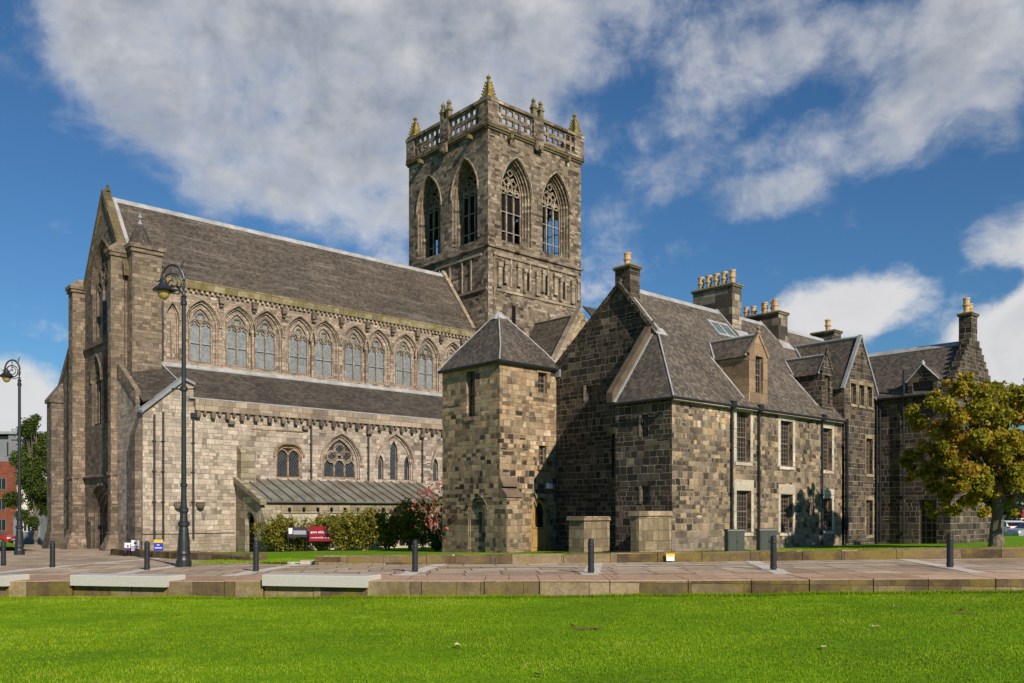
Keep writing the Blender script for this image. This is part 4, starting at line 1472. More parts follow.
# raking north wall of the projecting bay
HN = Plane(0, 2.85, -1, 0)
wall_face(b, HN, [(-2.4, BASE), (0, BASE), (0, 6.5), (-2.4, 9.75)])
b.build('bay_wall', HK, house)
HG = west(2.4)
gslots = [(-6.72, -5.98, 6.85, 7.55), (-5.16, -4.82, 3.3, 5.2)]
b = MB()
wall_face(b, HG, [(-11.6, BASE), (-2.6, BASE), (-2.6, 9.5), (-4.6, 11.95), (-11.6, 6.3)], [rect(q) for q in gslots])
for q in gslots:
    bridge(b, HG, rect(q), 0, rect(q), -.24)
wall_face(b, north(11.6), [(-24, BASE), (-2.4, BASE), (-2.4, 6.3), (-24, 6.3)])
b.build('gable_wall', HB, house)
for q in slots + gslots:
    sash_window(house, HPW if q in slots else HG, *q, depth=.2, rows=5, cols=3, bw=.025)
for (pl_, a0_, a1_, z0_, z1_) in ((HG, -6.86, -6.74, 6.85, 7.6), (HPW, -1.62, -1.52, 4.75, 5.6), (HPW, -1.62, -1.52, 2.08, 2.8), (HG, -5.3, -4.7, 5.22, 5.55)):
    g = MB()
    pbox(g, pl_, a0_, a1_, z0_, z1_, -.1, .02)
    g.build('window_dressing', M['pier_stone'], house)

# roofs
b = MB()
E_ = -.20
b.slab([(-.16, E_, zr(E_)), (13.55, E_, zr(E_)), (13.55, 1.9, zr(1.9)), (15.1, 3.5, zr(3.5)), (21, 3.5, zr(3.5)), (21, 4.6, RZ), (2.45, 4.6, RZ), (2.45, 2.62, zr(2.62))], .11)
b.slab([(2.45, 4.6, RZ), (21, 4.6, RZ), (21, 11.8, 6.25), (2.45, 11.8, 6.25)], .11)
roofo = b.build('roof', M['house_slate'], house)
b = MB()
b.slab([(-.18, E_, zr(E_)), (2.42, 2.58, zr(2.58)), (2.42, 2.95, zr(2.70)), (-.18, 2.95, zr(E_))], .11)
b.build('hip_roof', M['hip_slate'], house)
b = MB()
b.tube([(-.17, E_, zr(E_) + .02), (2.42, 2.6, zr(2.6) + .05)], .04, 6)
b.slab([(2.4, 4.42, zr(4.42) + .04), (9.7, 4.42, zr(4.42) + .04), (9.7, 4.6, RZ + .07), (2.4, 4.6, RZ + .07)], .04)
b.slab([(10.9, 4.44, zr(4.44) + .03), (13.7, 4.44, zr(4.44) + .03), (13.7, 4.6, RZ + .06), (10.9, 4.6, RZ + .06)], .04)
b.slab([(14.9, 4.44, zr(4.44) + .03), (21, 4.44, zr(4.44) + .03), (21, 4.6, RZ + .06), (14.9, 4.6, RZ + .06)], .04)
b.slab([(2.5, 2.7, zr(2.7) + .03), (2.75, 2.7, zr(2.7) + .03), (2.75, 4.5, zr(4.5) + .03), (2.5, 4.5, zr(4.5) + .03)], .035)
b.slab([(2.2, 2.45, zr(2.45) + .05), (2.95, 2.45, zr(2.45) + .05), (2.95, 2.75, zr(2.75) + .05), (2.2, 2.75, zr(2.75) + .05)], .04)
b.slab([(-.2, 2.70, zr(E_) + .05), (-.2, 2.86, zr(E_) + .05), (2.42, 2.86, zr(2.68) + .05), (2.42, 2.70, zr(2.68) + .05)], .04)
for s_ in (9.75, 13.75):
    b.slab([(s_, 3.4, zr(3.4) + .05), (s_ + .13, 3.4, zr(3.4) + .05), (s_ + .13, 4.7, zr(4.7) + .05), (s_, 4.7, zr(4.7) + .05)], .05)
    b.slab([(s_, 3.3, zr(3.3) + .05), (s_ + 1.2, 3.3, zr(3.3) + .05), (s_ + 1.2, 3.7, zr(3.7) + .05), (s_, 3.7, zr(3.7) + .05)], .05)
b.build('roof_lead', M['lead'], roofo)
b = MB()   # skew copings: the gable's two verges and the bay's rake
b.hexa([(2.22, 2.55, 9.20), (2.50, 2.55, 9.20), (2.50, 4.62, 11.70), (2.22, 4.62, 11.70)], [(2.22, 2.55, 9.46), (2.50, 2.55, 9.46), (2.50, 4.62, 11.93), (2.22, 4.62, 11.93)])
b.hexa([(2.30, 4.58, 11.80), (2.56, 4.58, 11.80), (2.56, 11.7, 6.12), (2.30, 11.7, 6.12)], [(2.30, 4.58, 12.06), (2.56, 4.58, 12.06), (2.56, 11.7, 6.36), (2.30, 11.7, 6.36)])
b.build('skew_coping', HB, house)
b = MB()
b.hexa([(-.25, 2.80, 6.22), (-.25, 3.14, 6.22), (2.44, 3.14, 9.58), (2.44, 2.80, 9.58)], [(-.25, 2.80, 6.62), (-.25, 3.14, 6.62), (2.44, 3.14, 9.96), (2.44, 2.80, 9.96)])
b.build('bay_coping', plain('brown_coping', (.13, .095, .06), .9, .2, .35, 2.0, (.075, .06, .042)), house)
b = MB()
b.tube([(-.28, E_ - .07, zr(E_) - .06), (13.5, E_ - .07, zr(E_) - .06)], .058, 8)
b.tube([(-.27, E_ - .12, zr(E_) - .07), (-.27, 2.95, zr(E_) - .07)], .058, 8)
b.build('gutter', M['iron'], house)
b = MB()
pbox(b, HPS, .0, 13.45, 6.05, 6.24, .002, .10)
b.build('eaves_course', M['pale_dressing'], house)
for q in upper:
    sash_window(house, HPS, *q, depth=.24, rows=10, cols=5, dress='pale_dressing', lintel=.24, bw=.028, margin=.2)
for q in lower:
    sash_window(house, HPS, *q, depth=.24, rows=8, cols=5, dress='pale_dressing', lintel=.46, bw=.028, margin=.18)
b = MB()
pbox(b, HPS, 7.90, 8.14, 2.0, 2.34, -.19, -.18)
b.build('window_notice', M['sign_white'], house)
for a in (3.93, 5.98, 11.42):
    drainpipe(house, HPS, a, .2, 6.2, .045, True)

# chimneys
def pot(parent, x, y, z, h, r):
    q = MB()
    q.lathe([(r * 1.12, z), (r * 1.1, z + h * .08), (r * .84, z + h * .12), (r * .9, z + h * .42), (r * 1.02, z + h * .44), (r * 1.2, z + h * .5), (r * 1.2, z + h * .56), (r * .94, z + h * .6),
             (r * .95, z + h * .86), (r * 1.12, z + h * .9), (r * 1.12, z + h), (r * .8, z + h), (r * .8, z + h * .9)], x, y, 12)
    return q.build('chimney_pot', M['pot_clay'], parent, smooth=False)


def chimney(s0, s1, t0, t1, z0, z1, pots, mat, ph=.85, pr=.19, cope='moss_stone'):
    q = MB()
    q.box(s0, s1, t0, t1, z0, z1)
    c = q.build('chimney', mat, house)
    q = MB()
    q.box(s0 - .06, s1 + .06, t0 - .06, t1 + .06, z1 + .002, z1 + .08)
    q.box(s0 - .10, s1 + .10, t0 - .10, t1 + .10, z1 + .082, z1 + .16, 0, .04)
    q.build('chimney_cope', M[cope], c)
    for (x, y, k) in pots:
        pot(c, x, y, z1 + .16, ph * k * .82, pr * .92)
    return c


CHM = stone('chimney_stone', [(0, (.03, .027, .023)), (.45, (.085, .07, .052)), (.7, (.21, .175, .125)), (1, (.36, .30, .225))], .8, .42, (.16, .135, .10), .016, 17.0, .3, .45)
chimney(9.9, 10.7, 3.85, 6.2, 9.9, 12.95, [(10.3, 4.1 + .47 * i, 1.0) for i in range(5)], CHM, .88, .165)
chimney(13.85, 14.75, 3.65, 6.1, 9.8, 12.15, [(14.1, 4.0, 1), (14.5, 4.35, 1.0), (14.1, 4.6, .9), (14.5, 4.9, 1), (14.2, 5.35, .8), (14.2, 5.8, .85)], CHM, .82, .155)
chimney(20.3, 21.1, 3.9, 5.3, 9.8, 12.1, [(20.7, 4.5, 1.0)], CHM, .85, .17)
chimney(2.42, 3.1, 4.12, 4.98, 10.8, 12.5, [(2.76, 4.55, 1.0)], HB, .74, .165)

# dormers
def dormer(s0, s1, t0, zb, ze, za, fm, cheek, name, win):
    pl = south(t0)
    tb = lambda z: (z - 6.42) / G           # where a height meets the main slope
    cx = (s0 + s1) / 2
    q = MB()
    wq = rect(win)
    wall_face(q, pl, [(s0, zb), (s1, zb), (s1, ze), (cx, za), (s0, ze)], [wq])
    bridge(q, pl, wq, 0, wq, -.2)
    d = q.build(name, fm, house)
    q = MB()
    q.poly([(s0, t0, zb), (s0, tb(ze) + .1, ze), (s0, t0, ze)])
    q.poly([(s1, t0, zb), (s1, tb(ze) + .1, ze), (s1, t0, ze)])
    q.build('dormer_cheek', cheek, d)
    q = MB()
    for sg in (-1, 1):
        e_ = cx + sg * ((s1 - s0) / 2 + .12)
        q.slab([(e_, t0 + .06, ze - .12), (cx, t0 + .06, za - .02), (cx, tb(za) + .05, za - .02), (e_, tb(ze - .12) + .05, ze - .12)], .07)
    q.build('dormer_roof', M['hip_slate'], d)
    q = MB()
    q.tube([(cx, t0 + .1, za + .02), (cx, tb(za), za + .02)], .07, 6)
    for sg in (-1, 1):
        e_ = cx + sg * ((s1 - s0) / 2 + .14)
        q.tube([(e_, t0 + .10, ze - .10), (cx, t0 + .10, za + .02)], .035, 6)
        q.tube([(e_, tb(ze - .12), ze - .04), (cx, tb(za), za + .03)], .05, 6)
        q.slab([(e_ - .12 if sg < 0 else e_, t0 + .1, zr(t0 + .1) + .03), (e_ if sg < 0 else e_ + .12, t0 + .1, zr(t0 + .1) + .03), (e_ if sg < 0 else e_ + .12, tb(ze), ze + .03), (e_ - .12 if sg < 0 else e_, tb(ze), ze + .03)], .03)
    q.build('dormer_lead', M['lead'], d)
    q = MB()
    ribbon(q, pl, [(s0 - .05, ze - .02), (cx, za + .04), (s1 + .05, ze - .02)], .14, -.06, .05)
    q.lathe([(.07, za), (.10, za + .1), (.05, za + .2), (.09, za + .28), (.02, za + .4)], cx, t0, 8)
    q.build('dormer_coping', fm, d)
    sash_window(d, pl, *win, depth=.18, rows=6, cols=3, bw=.03)
    return d


d1 = dormer(5.42, 6.88, .06, 6.42, 8.55, 9.42, M['ochre_dressing'], M['ochre_dressing'], 'dormer', (5.92, 6.54, 6.9, 8.5))
d2 = dormer(12.0, 13.05, .25, 6.6, 8.5, 9.35, HK, HK, 'dormer', (12.28, 12.78, 7.0, 8.35))
# skylight
b = MB()
sk = lambda s, t, h=0.0: (s, t - h * .757, zr(t) + h * .653)
def skbox(q, s0, s1, t0, t1, h0, h1):
    q.hexa([sk(s0, t0, h0), sk(s1, t0, h0), sk(s1, t1, h0), sk(s0, t1, h0)], [sk(s0, t0, h1), sk(s1, t0, h1), sk(s1, t1, h1), sk(s0, t1, h1)])
skbox(b, 7.6, 9.25, 3.1, 3.2, .0, .12); skbox(b, 7.6, 9.25, 3.72, 3.82, .0, .12)
for s_ in (7.6, 8.37, 9.13):
    skbox(b, s_, s_ + .12, 3.2, 3.72, 0, .12)
sl = b.build('skylight', M['lead'], house)
b = MB()
skbox(b, 7.72, 9.13, 3.2, 3.72, .02, .06)
b.build('pane', glass_dark('sky_glass', (.10, .14, .14), .06), sl)

# cross gable
b = MB()
gwin = [(14.16, 14.72, 7.12, 8.12), (15.02, 15.58, 7.12, 8.12), (15.88, 16.44, 7.12, 8.12), (15.78, 16.5, 3.7, 5.48), (15.78, 16.5, .6, 2.35)]
wall_face(b, GW, [(13.5, BASE), (16.95, BASE), (16.95, 7.95), (15.22, 10.55), (13.5, 7.95)], [rect(q) for q in gwin])
for q in gwin:
    bridge(b, GW, rect(q), 0, rect(q), -.24)
wall_face(b, west(13.5), [(-2.0, 5), (.12, 5), (.12, 7.95), (-2.0, 7.95)])
b.build('cross_gable', HK, house)
b = MB()
for sg, e_ in ((-1, 13.36), (1, 17.1)):
    b.slab([(e_, -.05, 7.78), (15.22, -.05, 10.5), (15.22, 3.6, 10.5), (e_, 3.6 if sg > 0 else 1.3, 7.78)], .1)
gr = b.build('cross_roof', M['hip_slate'], house)
b = MB()
b.tube([(15.22, -.05, 10.54), (15.22, 3.5, 10.54)], .08, 6)
for e_ in (13.38, 17.08):
    ribbon(b, GW, [(e_, 7.78), (15.22, 10.62)], .11, -.12, .06)
b.tube([(13.4, 1.25, 7.9), (15.22, 3.5, 10.5)], .07, 6)
b.slab([(16.6, -.3, 7.5), (17.3, -.3, 7.5), (17.3, .6, 8.3), (16.6, .6, 8.3)], .05)
b.build('cross_lead', M['old_lead'], gr)
for i, q in enumerate(gwin):
    sash_window(house, GW, *q, depth=.22, rows=5 if i < 3 else 8, cols=3 if i < 3 else 4, dress='pier_stone', lintel=.2, bw=.03, margin=.12)
drainpipe(house, GW, 13.62, .2, 6.3, .06, False)
drainpipe(house, GW, 16.78, .2, 7.5, .05, False)

# the wing
b = MB()
wd = (1.98, 2.97, 6.7, 7.598)
wdoor = (2.25, 3.1, .1, 2.35)
WT0 = -3.75
wall_face(b, WG, [(.12, BASE), (-WT0, BASE), (-WT0, 7.6), (2.97, 7.6), (2.97, 6.6), (1.98, 6.6), (1.98, 7.6), (.12, 7.6)], [rect(wdoor)])
bridge(b, WG, rect(wdoor), 0, rect(wdoor), -.25)
PWS = south(WT0)
steps = []
n_ = 9
apz, ezz, hwid = 10.5, 7.6, 3.1
for i in range(n_):
    z0 = ezz + (apz - ezz) * i / n_
    steps.append((16.95 + hwid * 2 - hwid * i / n_ * .88, z0 + .33))
    steps.append((16.95 + hwid * 2 - hwid * (i + 1) / n_ * .88, z0 + .33))
lsteps = [(2 * (16.95 + hwid) - x, z) for x, z in reversed(steps)]
wall_face(b, PWS, [(16.95, BASE), (23.15, BASE)] + steps + lsteps)
wall_face(b, PWS, [(16.95, BASE), (23.15, BASE)] + steps + lsteps, (), 0, -.4)
outl = [(16.95, 7.6), (23.15, 7.6)] + steps + lsteps
bridge(b, PWS, outl, 0, outl, -.4)
wall_face(b, east(23.15), [(WT0, BASE), (5, BASE), (5, 7.6), (WT0, 7.6)])
b.build('wing_wall', HK, house)
sash_window(house, WG, 1.98, 2.97, 6.62, 8.2, depth=.2, rows=6, cols=4, bw=.03, name='wing_window')
sash_window(house, WG, *wdoor, depth=.22, rows=6, cols=3, bw=.05, name='wing_window')
b = MB()
zw = lambda s: 7.55 + (s - 16.75) * (10.48 - 7.55) / 3.3
b.slab([(16.75, WT0 + .41, 7.55), (20.05, WT0 + .41, 10.48), (20.05, 6, 10.48), (16.75, 6, 7.55)], .11)
b.slab([(23.35, WT0 + .41, 7.55), (20.05, WT0 + .41, 10.48), (20.05, 6, 10.48), (23.35, 6, 7.55)], .11)
wr = b.build('wing_roof', M['hip_slate'], house)
b = MB()
b.slab([(19.8, WT0 + .4, zw(19.8) + .04), (20.05, WT0 + .4, 10.54), (20.05, 4, 10.54), (19.8, 4, zw(19.8) + .04)], .05)
b.slab([(20.3, WT0 + .4, zw(19.8) + .04), (20.05, WT0 + .4, 10.54), (20.05, 4, 10.54), (20.3, 4, zw(19.8) + .04)], .05)
b.build('wing_ridge', M['lead'], wr)
b = MB()   # wall-head dormer of the wing
dl = west(16.90)
gq = [(1.75, 6.6), (1.98, 6.6), (1.98, 8.2), (2.97, 8.2), (2.97, 6.6), (3.2, 6.6), (3.2, 8.3), (2.475, 9.0), (1.75, 8.3)]
wall_face(b, dl, gq, (), 0, .03)
bridge(b, dl, gq, .03, gq, -.6)
dw = b.build('wing_dormer', HK, house)
b = MB()
for sg in (-1, 1):
    e_ = -2.475 + sg * .78
    b.slab([(16.86, e_, 8.24), (16.86, -2.475, 9.04), (18.4, -2.475, 9.04), (17.5, e_, 8.24)], .06)
b.build('dormer_roof', M['hip_slate'], dw)
b = MB()
for sg in (-1, 1):
    b.tube([(16.82, -2.475 + sg * .8, 8.24), (16.82, -2.475, 9.08)], .04, 6)
b.lathe([(.08, 9.03), (.11, 9.12), (.05, 9.2), (.02, 9.28)], 16.9, -2.475, 8)
b.build('dormer_lead', M['lead'], dw)
b = MB()
b.tube([(16.72, .1, 7.5), (16.72, WT0 + .2, 7.5)], .08, 8)
b.build('gutter', M['iron'], house)
for a in (.35, 1.55):
    drainpipe(house, WG, a, .2, 7.6 if a < 1 else 8.9, .055, False)
chimney(19.65, 20.45, WT0 + .02, WT0 + .62, 9.9, 11.72, [(19.85, WT0 + .32, 1.15), (20.25, WT0 + .32, .8)], HK, .8, .17)

# low walls that abut the house's west side
HU = lambda s, t: (H0[0] + U2[0] * s + V2[0] * t, H0[1] + U2[1] * s + V2[1] * t)
b = MB()
b.box(-1.95, -.004, .02, .42, BASE, 1.62)
b.box(-2.02, -.004, -.05, .49, 1.622, 1.80, 0, .02)
o = b.build('stone_pier', M['pier_stone']); o.location = H0; o.rotation_euler = (0, 0, ROT)
tag(o, 'pale ochre sandstone wall stub against the lit corner of the house', 'low wall')
b = MB()
b.box(-1.55, -.02, 3.16, 4.0, BASE, 1.42)
b.box(-1.63, -.02, 3.08, 4.08, 1.422, 1.58, 0, .03)
o = b.build('stone_pier', M['pier_stone']); o.location = H0; o.rotation_euler = (0, 0, ROT)
tag(o, 'weathered stone wall stub below the dark gable, between the house bay and the arched door', 'low wall')

# ------------------------------------------------------------------ ground, paving, lawns
def grid_sheet(name, xs, ys, zf, mat, inside=None, uvmode=True):
    q = MB()
    idx = {}
    for j, y in enumerate(ys):
        for i, x in enumerate(xs):
            idx[i, j] = len(q.v)
            q.v.append((x, y, zf(x, y)))
    for j in range(len(ys) - 1):
        for i in range(len(xs) - 1):
            cx, cy = (xs[i] + xs[i + 1]) / 2, (ys[j] + ys[j + 1]) / 2
            if inside is None or inside(cx, cy):
                q.f.append((idx[i, j], idx[i + 1, j], idx[i + 1, j + 1], idx[i, j + 1])); q.mi.append(0)
    return q.build(name, mat)


def lin(a, b_, n):
    return [a + (b_ - a) * i / n for i in range(n + 1)]


WALLX = [-60, -12, 0, 12, 60]
WALLY = [34.0, 24.6, 22.1, 20.5, 14.5]
wally = lambda x: float(np.interp(x, WALLX, WALLY))
KX = [-21.0, -10.1, -7.0, 0, 16, 40]
KY = [45.3, 33.4, 30.7, 29.4, 28.3, 27.6]
kerby = lambda x: float(np.interp(x, KX, KY))

gm, t, bb, _ = mat_base('ground_grass', .95, .1)
o3 = obj_of(t)
c = t.mix(t.smooth(t.noise(o3, .25, 5), .3, .7), (.145, .285, .004), (.095, .195, .004))
t.put(bb.inputs['Base Color'], t.scale_col(c, t.lin(t.noise(o3, 9, 4), .25, .75, .6, 1.4)))
bump(t, bb, t.noise(o3, 14, 4), .6, .05)
M['ground_grass'] = gm
gfar = grid_sheet('ground', [-3000, -1200, -400, -150, -60, -30, 0, 30, 60, 150, 400, 1200, 3000], [-200, 0, 33, 62, 120, 200, 400, 1000, 3000], lambda x, y: zlawn(x, y) - .55 if y > 20 else -1.6, gm)
tag(gfar, kind='structure')

# pinkish brown flagstones
pm, t, bb, _ = mat_base('paving_stone', .85, .25)
o3 = obj_of(t)
px_, py_, _z = t.sep(o3)
ux = t.m('ADD', t.m('MULTIPLY', px_, .985), t.m('MULTIPLY', py_, .1))
uy = t.m('ADD', t.m('MULTIPLY', py_, .985), t.m('MULTIPLY', px_, .07))
rowv = t.m('DIVIDE', uy, 1.0)
rr = t.m('FLOOR', rowv)
rw, _c = t.white(t.xyz(rr, 1.0, 2.0))
cu = t.m('ADD', t.m('DIVIDE', ux, 1.05), t.m('MULTIPLY', rw, 9))
cc = t.m('FLOOR', cu)
_, rc = t.white(t.xyz(cc, rr, 5.0))
r1, r2, r3 = t.sep(rc)
e1 = t.m('FRACT', rowv); e2 = t.m('FRACT', cu)
ed1 = t.m('MULTIPLY', t.m('MINIMUM', e1, t.m('SUBTRACT', 1.0, e1)), 1.0)
ed2 = t.m('MULTIPLY', t.m('MINIMUM', e2, t.m('SUBTRACT', 1.0, e2)), 1.05)
ed = t.m('MINIMUM', t.m('MULTIPLY', ed1, 0.62), ed2)
base = t.ramp(r1, [(0, (.32, .235, .155)), (.5, (.41, .31, .21)), (.8, (.48, .38, .275)), (1, (.37, .25, .16))])
wet = t.noise(o3, .35, 6, .65)
base = t.scale_col(base, t.lin(wet, .3, .7, .74, 1.22))
base = t.scale_col(base, t.lin(t.noise(o3, 7, 4), .25, .75, .82, 1.18))
base = t.mix(t.smooth(ed, .014, .034), (.12, .088, .060), base)
t.put(bb.inputs['Base Color'], base)
t.put(bb.inputs['Roughness'], t.lin(wet, .3, .55, .5, .9))
bump(t, bb, t.m('ADD', t.smooth(ed, .0, .02), t.m('MULTIPLY', r2, .3)), .4, .02)
q = MB()
xs = lin(-60, -24, 9) + lin(-20, 20, 20) + lin(24, 60, 6)
for i in range(len(xs) - 1):
    x0, x1 = xs[i], xs[i + 1]
    ylo0, ylo1 = wally(x0) + .02, wally(x1) + .02
    yhi0 = kerby(x0) + .15 if x0 > -21.5 else 80
    yhi1 = kerby(x1) + .15 if x1 > -21.5 else 80
    if yhi0 > 70 > yhi1:
        yhi1 = yhi0
    n = 12 if yhi0 > 60 else 4
    for j in range(n):
        f0, f1 = j / n, (j + 1) / n
        pts = []
        for (x, lo, hi, f) in ((x0, ylo0, yhi0, f0), (x1, ylo1, yhi1, f0), (x1, ylo1, yhi1, f1), (x0, ylo0, yhi0, f1)):
            y = lo + (hi - lo) * f
            pts.append((x, y, zpave(x, y)))
        q.poly(pts)
pv = q.build('paving', pm)
tag(pv, kind='structure')

# pale granite bands set in the flags
def bollard_at(px, ybase):
    d = 24.0
    for _ in range(30):
        x = (px - HX) / FOC * d
        d = FOC * (CAMZ - zpave(x, d)) / (ybase - HY)
    return ((px - HX) / FOC * d, d)


BOLL = [(3.5, 565.5), (52.5, 567.5), (147, 570), (256, 571.5), (415, 572), (591, 573), (773.5, 570), (950, 567.5)]
bpos = [bollard_at(*p) for p in BOLL]
gband = plain('granite_band', (.60, .55, .47), .8, .2, .2, 2.0)
q = MB()
for (x, y) in bpos[1:]:
    y0, y1 = wally(x) + 1.9, (kerby(x) - .1 if x > -7 else y + 9)
    for j in range(3):
        f0, f1 = j / 3, (j + 1) / 3
        ya, yb = y0 + (y1 - y0) * f0, y0 + (y1 - y0) * f1
        xa, xb = x + .13 * (ya - y), x + .13 * (yb - y)
        q.poly([(xa - .24, ya, zpave(xa, ya) + .006), (xa + .24, ya, zpave(xa, ya) + .006), (xb + .24, yb, zpave(xb, yb) + .006), (xb - .24, yb, zpave(xb, yb) + .006)])
    q.poly([(x - .32, y - .35, zpave(x, y) + .009), (x + .32, y - .35, zpave(x, y) + .009), (x + .32, y + .5, zpave(x, y) + .009), (x - .32, y + .5, zpave(x, y) + .009)])
for i in range(len(bpos) - 2):
    (xa, ya), (xb, yb) = bpos[i + 1], bpos[i + 2]
    ya += 2.6; yb += 2.6
    q.poly([(xa, ya - .14, zpave(xa, ya) + .0125), (xb, yb - .14, zpave(xb, yb) + .0125), (xb, yb + .14, zpave(xb, yb) + .0125), (xa, ya + .14, zpave(xa, ya) + .0125)])
tag(q.build('paving_band', gband), kind='structure')

# lawn behind the kerb
lawn = MB()
xs = [-6.95 + .5 * i for i in range(95)]
for i in range(len(xs) - 1):
    x0, x1 = xs[i], xs[i + 1]
    for j in range(10):
        f0, f1 = (j / 10) ** 1.5, ((j + 1) / 10) ** 1.5
        pts = []
        for (x, f) in ((x0, f0), (x1, f0), (x1, f1), (x0, f1)):
            lo = kerby(x) + .3
            y = lo + (64 - lo) * f
            pts.append((x, y, zlawn(x, y)))
        lawn.poly(pts)
xs = [-21 + .5 * i for i in range(29)]
for i in range(len(xs) - 1):
    x0, x1 = xs[i], xs[i + 1]
    for j in range(10):
        f0, f1 = j / 10, (j + 1) / 10
        pts = []
        for (x, f) in ((x0, f0), (x1, f0), (x1, f1), (x0, f1)):
            lo = kerby(x) + .3 if x < -9.9 else float(np.interp(x, [-9.9, -9.3, -6.95], [33.5, 32.3, 31.0]))
            y = lo + (64 - lo) * f
            pts.append((x, y, max(zlawn(x, y) + (-.13 if -9.6 < x < -7.2 and y < 33.5 else 0), zpave(x, y) + .03) if y < 34 or x < -20.9 else zlawn(x, y)))
        lawn.poly(pts)
tag(lawn.build('rear_lawn', gm), kind='structure')

q = MB()
q.poly([(x, y, zpave(x, y) + .27) for x, y in ((-75, 57), (-31.2, 57), (-36.5, 64), (-56, 95), (-95, 95))])
tag(q.build('far_lawn', gm), kind='structure')

# foreground lawn: soil sheet and blades
fx = lin(-22, 22, 60)
q = MB()
for i in range(len(fx) - 1):
    x0, x1 = fx[i], fx[i + 1]
    for j in range(40):
        f0, f1 = j / 40, (j + 1) / 40
        pts = []
        for (x, f) in ((x0, f0), (x1, f0), (x1, f1), (x0, f1)):
            y = 4 + (wally(x) + .05 - 4) * f
            pts.append((x, y, zfront(x, y)))
        q.poly(pts)
tag(q.build('lawn', gm), kind='structure')

rng = np.random.default_rng(3)


def lawn_at(px, py):
    d = 15.0
    for _ in range(30):
        x = (px - HX) / FOC * d
        d = FOC * (CAMZ - zfront(x, d)) / (py - HY)
    return (px - HX) / FOC * d, d


BARE = [(*lawn_at(588, 629), .26, .16), (*lawn_at(964, 614), .24, .15)]


def blades(name, n, xr, ylo, yhi, zf, hh, ww, mat):
    """single grass blades, four corners each, leaning at random"""
    x = rng.uniform(*xr, n)
    lo = np.array([ylo(a) for a in x]); hi = np.array([yhi(a) for a in x])
    y = lo + (hi - lo) * rng.random(n)
    keep = np.abs(x) < y * .64 + 1.0
    for (bx_, by_, ra_, rb_) in BARE:
        keep &= ((x - bx_) / ra_) ** 2 + ((y - by_) / rb_) ** 2 + rng.normal(0, .35, n) > .8
    x, y = x[keep], y[keep]
    n = len(x)
    z = np.array([zf(a, b_) for a, b_ in zip(x, y)])
    ang = rng.uniform(0, math.tau, n)
    patch = np.array([mnoise.noise((a * .28, b_ * .6, 5.0)) * .75 + mnoise.noise((a * 1.4, b_ * 2.4, 1.0)) * .55 for a, b_ in zip(x, y)])
    h = hh * (rng.uniform(.55, 1.15, n) + patch * .5)
    wv = ww * rng.uniform(.7, 1.3, n)
    la = rng.uniform(0, math.tau, n)
    ld = h * rng.uniform(.1, .75, n)
    ca, sa = np.cos(ang) * wv, np.sin(ang) * wv
    tx, ty = x + np.cos(la) * ld, y + np.sin(la) * ld
    v = np.empty((n, 4, 3))
    v[:, 0] = np.stack([x - ca, y - sa, z - .01], 1)
    v[:, 1] = np.stack([x + ca, y + sa, z - .01], 1)
    v[:, 2] = np.stack([tx + ca * .25, ty + sa * .25, z + h], 1)
    v[:, 3] = np.stack([tx - ca * .25, ty - sa * .25, z + h], 1)
    uvr = np.stack([np.clip(.5 + (rng.beta(2.2, 2.6, n) - .46) * .8 + patch * .55, 0, 1), .5 + (rng.random(n) - .5) * .6], 1)
    return quads_mesh(name, v, uvr, mat)


def quads_mesh(name, v, uvr, mat, parent=None):
    n = len(v)
    me = bpy.data.meshes.new(name)
    me.vertices.add(n * 4)
    me.vertices.foreach_set('co', v.reshape(-1).astype(np.float32))
    me.loops.add(n * 4)
    me.loops.foreach_set('vertex_index', np.arange(n * 4, dtype=np.int32))
    me.polygons.add(n)
    me.polygons.foreach_set('loop_start', np.arange(n, dtype=np.int32) * 4)
    me.polygons.foreach_set('loop_total', np.full(n, 4, dtype=np.int32))
    ul = me.uv_layers.new(name='UVMap')
    ul.data.foreach_set('uv', np.repeat(uvr, 4, axis=0).reshape(-1).astype(np.float32))
    me.materials.append(mat)
    me.update(calc_edges=True)
    o = bpy.data.objects.new(name, me)
    COL.objects.link(o)
    if parent is not None:
        o.parent = parent
    return o


soil = plain('soil', (.20, .15, .06), .95, .1, .4, 9.0, (.11, .11, .02))
for (bx_, by_, ra_, rb_) in BARE:
    q = MB()
    pts = []
    for i in range(18):
        a = math.tau * i / 18
        k = 1.0 + .3 * mnoise.noise((math.cos(a) * 1.3 + bx_, math.sin(a) * 1.3, by_))
        x, y = bx_ + math.cos(a) * ra_ * k, by_ + math.sin(a) * rb_ * k
        pts.append((x, y, zfront(x, y) + .012))
    q.poly(pts)
    tag(q.build('bare_ground', soil), kind='structure')
g3 = blades('edge_grass', 26000, (-15.5, 15.5), lambda x: wally(x) - .22, lambda x: wally(x) - .01, zfront, .085, .007, M['blade'])
tag(g3, kind='stuff')
g1 = blades('grass', 430000, (-16.5, 16.5), lambda x: 8.8, lambda x: wally(x) + .02, zfront, .030, .0065, M['blade'])
tag(g1, kind='stuff')
g2 = blades('verge_grass', 70000, (-12, 22), lambda x: (kerby(x) if x > -7 else 31.2) + .32, lambda x: (kerby(x) if x > -7 else 31.2) + 6, lambda x, y: zlawn(x, y) - (.05 if x < -7 else 0), .05, .014, M['blade'])
tag(g2, kind='stuff')

